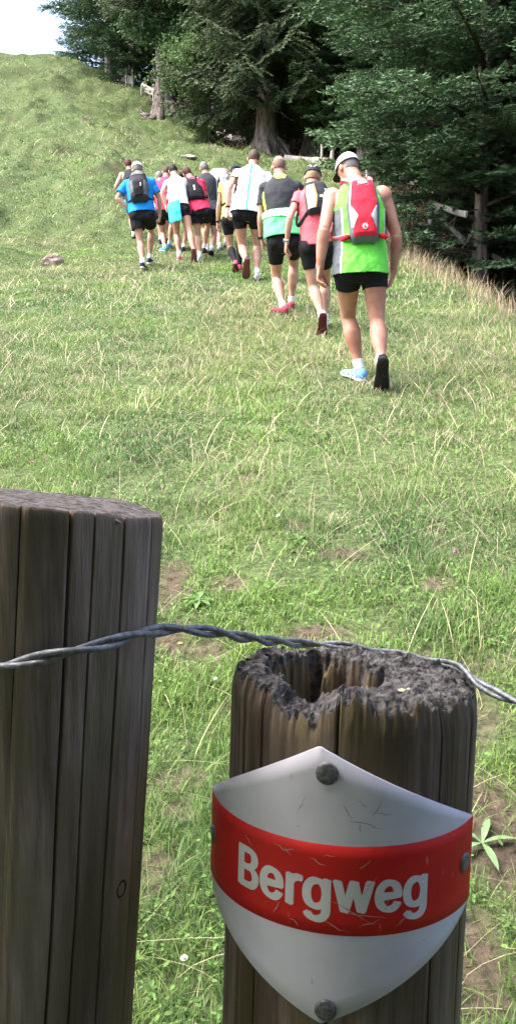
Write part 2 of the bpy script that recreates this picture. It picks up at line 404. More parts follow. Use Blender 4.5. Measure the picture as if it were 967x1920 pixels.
# ------------------------------------------------------------------ weathered posts
def wood(name, c1, c2, c3, moss):
    m = mat(name, rough=.85, spec=.2)
    tc = N(m, 'ShaderNodeTexCoord'); mp = N(m, 'ShaderNodeMapping'); mp.inputs['Scale'].default_value = (1, 1, .055)
    L(m, tc, 'Object', mp, 'Vector')
    n = N(m, 'ShaderNodeTexNoise', Scale=150.0, Detail=8.0, Roughness=.65); L(m, mp, 0, n, 'Vector')
    r = ramp(m, [(.28, c1), (.5, c2), (.75, c3)]); L(m, n, 'Fac', r, 'Fac')
    mp2 = N(m, 'ShaderNodeMapping'); mp2.inputs['Scale'].default_value = (1, 1, .22); L(m, tc, 'Object', mp2, 'Vector')
    n2 = N(m, 'ShaderNodeTexNoise', Scale=32.0, Detail=5.0); L(m, mp2, 0, n2, 'Vector')
    r2 = ramp(m, [(.44, (0, 0, 0)), (.60, (1, 1, 1))]); L(m, n2, 'Fac', r2, 'Fac')
    mx = N(m, 'ShaderNodeMix', data_type='RGBA', blend_type='MIX'); mx.inputs[7].default_value = (*moss, 1)
    ml = N(m, 'ShaderNodeMath', operation='MULTIPLY'); ml.inputs[1].default_value = .75; L(m, r2, 'Color', ml, 0)
    L(m, ml, 0, mx, 0); L(m, r, 'Color', mx, 6)
    mp3 = N(m, 'ShaderNodeMapping'); mp3.inputs['Scale'].default_value = (1, 1, .12); mp3.inputs['Location'].default_value = (3, 1, 2); L(m, tc, 'Object', mp3, 'Vector')
    n3 = N(m, 'ShaderNodeTexNoise', Scale=24.0, Detail=3.0); L(m, mp3, 0, n3, 'Vector')
    r3 = ramp(m, [(.36, (.62, .58, .56)), (.62, (1.12, 1.1, 1.1))]); L(m, n3, 'Fac', r3, 'Fac')
    m2 = N(m, 'ShaderNodeMix', data_type='RGBA', blend_type='MULTIPLY'); m2.inputs[0].default_value = 1
    L(m, mx, 2, m2, 6); L(m, r3, 'Color', m2, 7); L(m, m2, 2, bsdf(m), 'Base Color')
    bp = N(m, 'ShaderNodeBump', Strength=.9, Distance=.002); L(m, n, 'Fac', bp, 'Height'); L(m, bp, 0, bsdf(m), 'Normal')
    return m
M_post = wood('weathered_wood', (.145, .112, .09), (.30, .245, .205), (.45, .39, .345), (.205, .185, .115))
M_rot = wood('rotten_wood', (.075, .058, .045), (.18, .145, .112), (.32, .27, .22), (.165, .14, .07))
M_end = mat('weathered_end_grain', rough=.95, spec=.1); vary(M_end, (.06, .052, .048), (.20, .178, .168), 160, 8, bump=.8, bscale=260, dist=.002)
M_pale = mat('bare_worn_wood', rough=.8); vary(M_pale, (.33, .27, .24), (.5, .43, .40), 90, 4)

def axis_frame(a):
    a = unit(a); s = unit(np.cross([0, 1., 0], a)); f = np.cross(a, s)   # s to the right, f away from the camera
    return a, s, f
# left post: a sound, chamfered post cut off slightly out of level
top = P(84, 935, .535); bot = P(40, 1920, .545)
ax, S1, F1 = axis_frame(top-bot)
RL = .0735
LEN = (top[2]-Hs(top[0], top[1]))+.35
grooves = [(-.30, .0018, 1.0), (.415, .0035, 1.0), (.865, .0032, 1.0), (-.75, .002, .6), (.064, .0016, .10), (1.24, .002, .35), (.60, .0020, 1.2), (-1.5, .003, 1), (2.2, .004, 1), (2.9, .003, .8), (-2.4, .003, 1)]
def post_radius(th, h, seed, R, grooves):
    r = R*(1+.012*np.sin(2*th+1)+.008*np.sin(3*th))
    for g, wd, ext in grooves:
        gg = g+.016*(fbm(h*9, 0*h+g*7, seed, 2)-.5)*2
        d = np.abs((th-gg+PI) % (2*PI)-PI)*R
        on = ss(ext*1.3+.02, ext*1.3-.12, h)
        r = r-on*(.0045*np.exp(-(d/(wd*.17))**2)+.0004*np.exp(-(d/(wd*2.5))**2))
    r = r+(fbm(th*26, h*3.2, seed+5, 4)-.5)*.0009+(fbm(th*4, h*1.1, seed+8, 2)-.5)*.0007
    return r
def theta_rings(n, R, grooves):
    base = np.linspace(-PI, PI, n, endpoint=False); ex = [base]
    for g, wd, e in grooves: ex.append(g+np.linspace(-3, 3, 15)*wd*.18/R)
    th = np.unique(np.round((np.concatenate(ex)+PI) % (2*PI)-PI, 5)); return th
th = theta_rings(460, RL, grooves); nth = len(th)
hs = np.concatenate([np.array([0, .0015, .003, .0055, .0085]), np.linspace(.011, LEN, 150)])
Hh, Th = np.meshgrid(hs, th, indexing='ij')
R = post_radius(Th, Hh, 5, RL, grooves)
R = R-.0012*np.clip(1-Hh/.0055, 0, 1)**1.6
def cut(th, r):   # the saw cut: tilts down to the right, furrowed by the saw and the weather
    x = np.sin(th)*r; y = np.cos(th)*r
    return -.02*x+.075*y-.004*ss(.03, .07, x)+(fbm(x*380+2*y*40, y*60, 8, 3)-.5)*.0016+(fbm(x*60, y*60, 18, 3)-.5)*.0016
V = top+ax*(-Hh+cut(Th, R)*np.clip(1-Hh/.05, 0, 1))[..., None]+S1*(np.sin(Th)*R)[..., None]-F1*(np.cos(Th)*R)[..., None]
i = np.arange(len(hs)-1)[:, None]*nth; j = np.arange(nth)[None]; k = (j+1) % nth
q = np.stack([i+j, i+nth+j, i+nth+k, i+k], -1).reshape(-1, 4)
rs = np.linspace(1, 0, 42)[1:]; r0 = R[0]
Vt = [];
for s in rs:
    rr = r0*s+0*th; Vt.append(top+ax*(cut(th, rr)+.0006*(1-s)**.6)[:, None]+S1*(np.sin(th)*rr)[:, None]-F1*(np.cos(th)*rr)[:, None])
Vt = np.array(Vt).reshape(-1, 3); nb = len(hs)*nth
tops = [np.stack([j[0], k[0], nb+k[0], nb+j[0]], -1)]
for a_ in range(len(rs)-1): tops.append(np.stack([nb+a_*nth+j[0], nb+a_*nth+k[0], nb+(a_+1)*nth+k[0], nb+(a_+1)*nth+j[0]], -1))
tops = np.vstack(tops); allV = np.vstack([V.reshape(-1, 3), Vt])
mi = np.concatenate([np.zeros(len(q)), np.ones(len(tops))])
base = top-ax*LEN
lp = obj('fence_post', np_mesh('fence_post', allV-base, [q, tops], [M_post, M_end], mi), loc=base)
tag(lp, 'thick sound wooden post with long drying cracks, taller of the two near posts', 'fence post')
def on_post(th, h, r=RL, out=0.0, T=None, A=None, S=None, Fv=None):
    T = top if T is None else T; A = ax if A is None else A; S = S1 if S is None else S; Fv = F1 if Fv is None else Fv
    n = S*math.sin(th)-Fv*math.cos(th)
    return T-A*h+n*(r+out), n
M_steel = mat('galvanised_steel', (.42, .44, .47), .5, .4, .4)
vary(M_steel, (.13, .142, .16), (.28, .295, .325), 300, 4, bump=.15)
M_nail = mat('dull_nail', rough=.55, spec=.4, metal=.5); vary(M_nail, (.10, .10, .11), (.22, .22, .24), 500, 4)
# nail head and two knots on the left post
p_, n_ = on_post(.52, .228, out=-.003)
mb = MB(); mb.path([p_, p_+n_*.0022, p_+n_*.003], [.0032, .0032, .0016], 14); mb.build('nail', M_pale, lp, off=base)
M_knot = mat('knot_wood', rough=.9); vary(M_knot, (.03, .022, .018), (.10, .075, .058), 200, 4)
for th_, h_, r_ in [(0.0, .094, .0062), (-.09, .246, .0080), (1.08, .228, .0040)]:
    p_, n_ = on_post(th_, h_, out=-.0052)
    mb = MB(); c_, s_ = unit(np.cross(ax, n_)), ax
    ang = np.linspace(0, 2*PI, 22)
    mb.path([p_+n_*.0042+c_*math.cos(a_)*r_+s_*math.sin(a_)*r_*1.25 for a_ in ang], .0012, 6); mb.build('knot', M_knot, lp, off=base)
# pale split sliver on the top edge
p_, n_ = on_post(.72, .001, out=-.009)
mb = MB(); mb.path([p_+S1*(-.010)-ax*.0008, p_-ax*.0003, p_+S1*.005+n_*.003-ax*.0006, p_+S1*.008-ax*.002+n_*.006], [.0008, .0017, .0015, .0008], 8); mb.build('split_sliver', M_pale, lp, off=base)

# right post: rotten, hollowed head
top2 = P(664, 1270, .545); bot2 = P(636, 1920, .545)
ax2, S2, F2 = axis_frame(top2-bot2)
R2 = .0775
LEN2 = (top2[2]-Hs(top2[0], top2[1]))+.35
gr2 = [(-.22, .004, .6), (-.87, .0024, .5), (.98, .003, .9), (.58, .0018, .25), (-1.1, .003, 1), (1.35, .003, .6), (2.1, .004, 1), (2.8, .004, .8), (-2.2, .003, 1), (-1.7, .003, 1)]
th = theta_rings(480, R2, gr2); nth = len(th)
def rotz(x, y):
    """height of the rotten head over its disc (x right, y towards the camera), metres"""
    rr = np.sqrt(x*x+y*y)/R2; t = np.arctan2(x, y)
    z = (fbm(x*140+9, y*140, 3, 5)-.5)*.007*ss(0, .5, rr)+.002
    # radial splits and growth rings that stand proud
    wr = rr*R2*1000*1.05+3*fbm(t*2.2, rr*3, 6, 3)
    z = z+.0035*(fbm(x*420+y*60, y*330, 9, 3)-.5)+.0028*(np.abs(vn(x*260, y*150, 12)-.5))
    z = z-.008*ss(.82, 1.04, rr)*(.4+.9*vn(t*7, 0*t, 90))
    hole = np.sqrt(((x+.018)/.034)**2+((y+.004)/.046)**2)+(fbm(x*90, y*90, 40, 3)-.5)*.6
    z = z-.10*ss(1.12, .72, hole)
    notch = ss(.30, .12, np.abs(t+.56)+(vn(t*30, 0*t, 6)-.5)*.12)*ss(.45, .8, rr)*(y > 0)       # broken out rim at the front left
    z = z-.011*notch
    lip = ss(.16, .06, np.abs(t+.16))*ss(.5, .75, rr)*(y > 0)
    z = z+.003*lip
    back = ss(.25, .8, -y/R2)*(1-.0*x); z = z+.004*back
    z = z+.005*ss(-.25, -.85, x/R2)+.088*y
    return z
rim = rotz(np.sin(th)*R2, np.cos(th)*R2)
rag = (fbm(th*34, 0*th, 33, 4)-.5)*.012
u = np.concatenate([np.linspace(0, .06, 26)[:-1], np.linspace(.06, LEN2, 120)])
Uh, Th = np.meshgrid(u, th, indexing='ij')
Rr = post_radius(Th, Uh, 25, R2, gr2)-.0005*(fbm(Th*30, Uh*5, 71, 3))
Rr = Rr-.0016*np.clip(1-Uh/.012, 0, 1)**1.5*(1+vn(Th*20, Uh*0, 3))
zz = -Uh+(rim+rag)[None, :]*np.clip(1-Uh/.08, 0, 1)
V = top2+ax2*zz[..., None]+S2*(np.sin(Th)*Rr)[..., None]-F2*(np.cos(Th)*Rr)[..., None]
i = np.arange(len(u)-1)[:, None]*nth; j = np.arange(nth)[None]; k = (j+1) % nth
q = np.stack([i+j, i+nth+j, i+nth+k, i+k], -1).reshape(-1, 4)
rs = np.linspace(1, 0, 110)[1:]; Vt = []
for s in rs:
    rr = Rr[0]*s; xx = np.sin(th)*rr; yy = np.cos(th)*rr
    z0 = rotz(xx, yy)+rag*ss(.85, 1, s)
    Vt.append(top2+ax2*z0[:, None]+S2*xx[:, None]-F2*yy[:, None])
Vt = np.array(Vt).reshape(-1, 3); nb = len(u)*nth
tops = [np.stack([j[0], k[0], nb+k[0], nb+j[0]], -1)]
for a_ in range(len(rs)-1): tops.append(np.stack([nb+a_*nth+j[0], nb+a_*nth+k[0], nb+(a_+1)*nth+k[0], nb+(a_+1)*nth+j[0]], -1))
tops = np.vstack(tops); allV = np.vstack([V.reshape(-1, 3), Vt])
mi = np.concatenate([np.zeros(len(q)), np.ones(len(tops))]).astype(int)
cen = allV[tops].mean(1)-top2; hh = cen@ax2; inhole = np.sqrt(((cen@S2+.018)/.034)**2+((-(cen@F2)+.004)/.046)**2) < 1.05
mi[len(q):][inhole & (hh < -.003)] = 0
M_rotend = mat('rotten_end_grain', rough=1, spec=.05); vary(M_rotend, (.048, .044, .044), (.18, .17, .165), 130, 8, bump=.9, bscale=240, dist=.0035)
base2 = top2-ax2*LEN2
rp = obj('fence_post', np_mesh('fence_post', allV-base2, [q, tops], [M_rot, M_rotend], mi, smooth=True), loc=base2)
tag(rp, 'short dark post with a rotten hollow top, carrying the trail sign', 'fence post')
rp.data.polygons.foreach_set('use_smooth', np.concatenate([np.ones(len(q), bool), np.zeros(len(tops), bool)]))
lp['group'] = rp['group'] = 'near fence posts'
# bark-bare pale patch and lichen
def patch_on(Vfun, us, vs, inside, out, name, m, parent, off):
    Ug, Vg = np.meshgrid(us, vs, indexing='ij'); Q = np.array([[Vfun(a_, b_) for b_ in vs] for a_ in us])
    ok = inside(Ug, Vg); n1_, n2_ = Ug.shape
    id_ = np.arange(n1_*n2_).reshape(n1_, n2_)
    f = np.stack([id_[:-1, :-1], id_[1:, :-1], id_[1:, 1:], id_[:-1, 1:]], -1)
    good = ok[:-1, :-1] & ok[1:, :-1] & ok[1:, 1:] & ok[:-1, 1:]
    return obj(name, np_mesh(name, Q.reshape(-1, 3)-off, [f[good]], [m]), parent)
fp = lambda t, h: on_post(t, h, R2, .0003, top2, ax2, S2, F2)[0]
patch_on(fp, np.linspace(.58, .86, 50), np.linspace(.010, .055, 60), lambda t, h: (np.abs(t-.71-.02*np.sin(h*130)-.03*(vn(h*300, t*3, 5)-.5)) < .075*ss(.052, .022, h)*ss(.010, .014, h)+.012) & (h > .011+.006*vn(t*40, h*0, 3)), .0004, 'bare_patch', M_pale, rp, base2)
M_lich = mat('lichen', (.42, .45, .30), .95)
for (x_, y_, r_) in [(.022, .047, .0032), (.026, .0455, .0022), (-.035, -.030, .003)]:
    mb = MB(); c_ = top2+S2*x_-F2*y_+ax2*(float(rotz(np.array([x_]), np.array([y_]))[0])+.0015)
    ang = np.linspace(0, 2*PI, 12, endpoint=False); mb.add([c_]+[c_+S2*math.cos(a_)*r_*(1+.3*math.sin(3*a_))-F2*math.sin(a_)*r_*.8-ax2*.0015 for a_ in ang], f3=[(0, 1+i_, 1+(i_+1) % 12) for i_ in range(12)])
    mb.build('lichen', M_lich, rp, off=base2)
# splinters standing in the hollow
mb = MB()
for i_ in range(14):
    a_ = rng.uniform(0, 2*PI); x_ = -.021+.030*math.cos(a_)*rng.uniform(.7, 1.0); y_ = -.004+.046*math.sin(a_)*rng.uniform(.7, 1)
    if x_*x_+y_*y_ > (R2*.93)**2: continue
    b_ = top2+S2*x_-F2*y_-ax2*.03; hh_ = rng.uniform(.008, .020)
    mb.path([b_, b_+ax2*hh_*.6+S2*rng.normal(0, .001), b_+ax2*hh_+S2*rng.normal(0, .002)], [.0028, .0018, .0006], 6)
pass

# ------------------------------------------------------------------ trail sign, bent round the post
RS = .0825
CS = top2-S2*.0045-F2*.0055
TH0 = math.radians(-12); SK = math.radians(.6)
hc = .0935
def sgn(s, t, out=0.0):
    s2 = s*math.cos(SK)-t*math.sin(SK); t2 = s*math.sin(SK)+t*math.cos(SK)
    a_ = TH0+s2/RS; n = S2*math.sin(a_)-F2*math.cos(a_)
    return CS+n*(RS+out)+ax2*(t2-hc), n
WS = .1045; BH = .0255; TT = .0800; TB = -.0780; XT = -.005
def t_hi(s):
    s = np.asarray(s, float); return BH+(TT-BH)*(1-np.abs(s-XT)/(WS-XT*np.sign(s)))
def t_lo(s):   # the lower half is a shade fuller than straight
    s = np.asarray(s, float); a_ = np.abs(s)/WS; return -(BH+(-TB-BH)*(1-a_**1.04))
def sheet(slist, flo, fhi, nt_, out, thick, name, m, parent):
    slist = np.asarray(slist); lo = flo(slist); hi = fhi(slist); k_ = np.linspace(0, 1, nt_)
    Q = []
    for o_ in (out, out-thick):
        Q.append([[sgn(s_, l_+(h_-l_)*kk, o_)[0] for kk in k_] for s_, l_, h_ in zip(slist, lo, hi)])
    Q = np.array(Q); ns_ = len(slist); id_ = np.arange(2*ns_*nt_).reshape(2, ns_, nt_)
    f = []
    a0 = id_[0]; f.append(np.stack([a0[:-1, :-1], a0[1:, :-1], a0[1:, 1:], a0[:-1, 1:]], -1).reshape(-1, 4))
    b0 = id_[1]; f.append(np.stack([b0[:-1, :-1], b0[:-1, 1:], b0[1:, 1:], b0[1:, :-1]], -1).reshape(-1, 4))
    for e0, e1 in ((a0[:, 0], b0[:, 0]), (b0[:, -1], a0[:, -1]), (b0[0], a0[0]), (a0[-1], b0[-1])):
        f.append(np.stack([e0[:-1], e1[:-1], e1[1:], e0[1:]], -1))
    return obj(name, np_mesh(name, Q.reshape(-1, 3)-so_, [np.vstack(f)], [m]), parent)
so_ = sgn(0, 0)[0]
sign = empty('trail_sign', so_)
tag(sign, 'white enamel trail sign with a red band lettered Bergweg', 'sign')
def enamel(name, c, c2, grime):
    m = mat(name, c, .6, .22)
    tc = N(m, 'ShaderNodeTexCoord'); n = N(m, 'ShaderNodeTexNoise', Scale=30.0, Detail=7.0); L(m, tc, 'Object', n, 'Vector')
    r = ramp(m, [(.35, c2), (.62, c)]); L(m, n, 'Fac', r, 'Fac')
    mp = N(m, 'ShaderNodeMapping'); mp.inputs['Scale'].default_value = (1, 1, .2); mp.inputs['Rotation'].default_value = (.3, .6, .8); L(m, tc, 'Object', mp, 'Vector')
    n2 = N(m, 'ShaderNodeTexNoise', Scale=260.0, Detail=3.0); L(m, mp, 0, n2, 'Vector')
    r2 = ramp(m, [(.70, (0, 0, 0)), (.76, (.55, .55, .55))]); L(m, n2, 'Fac', r2, 'Fac')
    mx = N(m, 'ShaderNodeMix', data_type='RGBA'); mx.inputs[7].default_value = (*grime, 1)
    L(m, r2, 'Color', mx, 0); L(m, r, 'Color', mx, 6); L(m, mx, 2, bsdf(m), 'Base Color'); return m
M_white = enamel('white_enamel', (.70, .70, .80), (.62, .625, .72), (.35, .34, .33))
M_red = enamel('red_enamel', (.62, .022, .018), (.52, .018, .015), (.60, .30, .28))
M_letter = enamel('white_lettering', (.72, .73, .76), (.62, .62, .66), (.5, .25, .24))
s_all = np.linspace(-WS, WS, 101)
sheet(s_all, t_lo, t_hi, 14, 0, .0012, 'sign_plate', M_white, sign)
sheet(s_all, lambda s: 0*s-BH, lambda s: 0*s+BH, 8, .0003, .0002, 'red_band', M_red, sign)
# glyph outlines of the sign's lettering (thousandths of the type size), triangulated
GV = [2782,-151,2755,-149,2731,-146,2709,-140,2689,-132,2672,-122,2657,-110,2645,-97,2634,-84,2626,-69,2677,-41,2682,-49,2689,-57,2697,-66,2706,-74,2717,-82,2730,-88,2744,-93,2762,-96,2782,-97,2811,-95,2836,-87,2857,-75,2874,-58,2883,-34,2887,-6,2887,68,2881,68,2876,60,2870,51,2862,41,2852,32,2841,23,2827,16,2811,10,2792,6,2770,5,2741,7,2713,14,2688,27,2665,43,2646,65,2630,90,2619,120,2612,154,2609,191,2612,229,2619,263,2630,293,2646,320,2665,342,2688,361,2713,374,2741,382,2771,384,2793,383,2813,379,2829,373,2842,365,2854,356,2863,346,2871,336,2878,327,2883,319,2888,319,2888,379,2948,379,2948,-9,2945,-40,2938,-67,2925,-90,2909,-109,2889,-124,2866,-136,2840,-144,2812,-149,2780,59,2802,61,2822,66,2839,75,2853,87,2866,103,2875,121,2882,142,2886,166,2888,193,2886,219,2882,242,2875,264,2866,283,2854,299,2839,312,2822,322,2802,328,2780,330,2758,328,2738,322,2720,312,2705,298,2693,282,2684,262,2677,241,2673,218,2671,193,2673,167,2677,144,2684,123,2694,104,2706,88,2721,76,2738,66,2758,61,2373,-8,2338,-5,2306,3,2278,16,2254,35,2233,58,2217,85,2205,116,2198,150,2195,187,2198,224,2205,258,2217,290,2233,317,2253,340,2276,359,2304,373,2334,382,2366,384,2387,383,2407,380,2427,374,2446,366,2464,355,2481,341,2495,324,2508,305,2518,282,2526,256,2531,227,2532,194,2532,169,2236,169,2236,221,2499,221,2471,202,2470,226,2466,248,2459,269,2450,286,2438,301,2424,314,2407,323,2388,328,2366,330,2345,328,2325,323,2308,313,2293,301,2280,286,2270,270,2263,251,2259,231,2257,211,2257,178,2259,151,2264,127,2272,106,2283,88,2296,73,2312,61,2331,53,2351,48,2374,46,2388,47,2402,49,2415,53,2427,58,2437,65,2447,73,2455,82,2462,93,2467,105,2526,91,2519,72,2509,55,2496,39,2481,26,2464,14,2444,4,2422,-3,2399,-7,1722,0,1607,379,1671,379,1718,214,1724,190,1731,164,1738,137,1745,107,1752,75,1759,41,1749,41,1756,74,1763,105,1770,135,1777,163,1784,189,1790,214,1836,379,1901,379,1946,214,1952,189,1959,163,1966,136,1973,106,1980,75,1986,41,1975,41,1983,75,1990,106,1997,135,2004,163,2011,189,2018,214,2064,379,2129,379,2014,0,1953,0,1903,172,1898,189,1894,207,1889,225,1884,243,1879,262,1875,280,1870,299,1865,318,1861,338,1875,338,1870,319,1866,299,1861,280,1856,262,1852,243,1847,225,1842,207,1837,189,1832,172,1783,0,1356,-151,1329,-149,1305,-146,1283,-140,1263,-132,1246,-122,1231,-110,1219,-97,1208,-84,1200,-69,1251,-41,1256,-49,1263,-57,1271,-66,1280,-74,1291,-82,1303,-88,1318,-93,1336,-96,1356,-97,1385,-95,1410,-87,1431,-75,1448,-58,1457,-34,1461,-6,1461,68,1455,68,1450,60,1443,51,1436,41,1426,32,1415,23,1401,16,1385,10,1366,6,1344,5,1315,7,1287,14,1262,27,1239,43,1220,65,1204,90,1193,120,1186,154,1183,191,1186,229,1193,263,1204,293,1220,320,1239,342,1261,361,1287,374,1315,382,1345,384,1367,383,1386,379,1403,373,1416,365,1428,356,1437,346,1445,336,1452,327,1457,319,1462,319,1462,379,1522,379,1522,-9,1519,-40,1512,-67,1499,-90,1483,-109,1463,-124,1440,-136,1414,-144,1386,-149,1354,59,1376,61,1396,66,1413,75,1427,87,1440,103,1449,121,1456,142,1460,166,1462,193,1460,219,1456,242,1449,264,1440,283,1428,299,1413,312,1396,322,1376,328,1354,330,1332,328,1312,322,1294,312,1279,298,1267,282,1258,262,1251,241,1247,218,1245,193,1247,167,1251,144,1258,123,1268,104,1280,88,1295,76,1312,66,1332,61,933,0,933,379,992,379,992,321,995,321,1004,339,1017,354,1032,367,1051,377,1071,383,1093,385,1098,385,1103,385,1109,384,1115,384,1120,384,1123,384,1123,322,1121,323,1116,324,1110,324,1103,325,1095,326,1087,326,1070,324,1054,321,1039,315,1026,306,1015,296,1006,284,999,269,995,254,994,237,994,0,678,-8,643,-5,611,3,583,16,559,35,538,58,522,85,510,116,503,150,500,187,503,224,510,258,521,290,537,317,557,340,581,359,608,373,638,382,671,384,692,383,712,380,732,374,751,366,769,355,785,341,800,324,813,305,823,282,831,256,836,227,837,194,837,169,541,169,541,221,804,221,776,202,774,226,770,248,764,269,755,286,743,301,729,314,712,323,693,328,671,330,649,328,630,323,612,313,597,301,585,286,575,270,568,251,564,231,562,211,562,178,564,151,569,127,577,106,588,88,601,73,617,61,636,53,656,48,678,46,693,47,707,49,720,53,732,58,742,65,752,73,760,82,766,93,772,105,831,91,824,72,814,55,801,39,786,26,768,14,749,4,727,-3,703,-7,60,0,60,509,241,509,274,507,304,501,329,491,350,477,367,461,381,442,390,421,396,398,398,374,397,353,393,336,387,320,378,307,368,295,356,286,343,278,329,272,315,267,315,262,331,260,347,254,363,245,378,234,391,220,402,203,411,184,416,161,418,136,416,111,410,88,400,67,386,48,368,31,344,18,317,8,284,2,247,0,125,57,245,57,281,60,309,67,330,80,344,96,353,115,355,137,354,153,350,169,342,184,333,197,320,209,306,218,289,225,269,229,248,231,125,231,125,285,238,285,256,287,273,290,288,296,302,304,314,314,323,326,330,340,335,355,336,372,333,393,326,412,313,429,294,442,270,449,240,452,125,452]
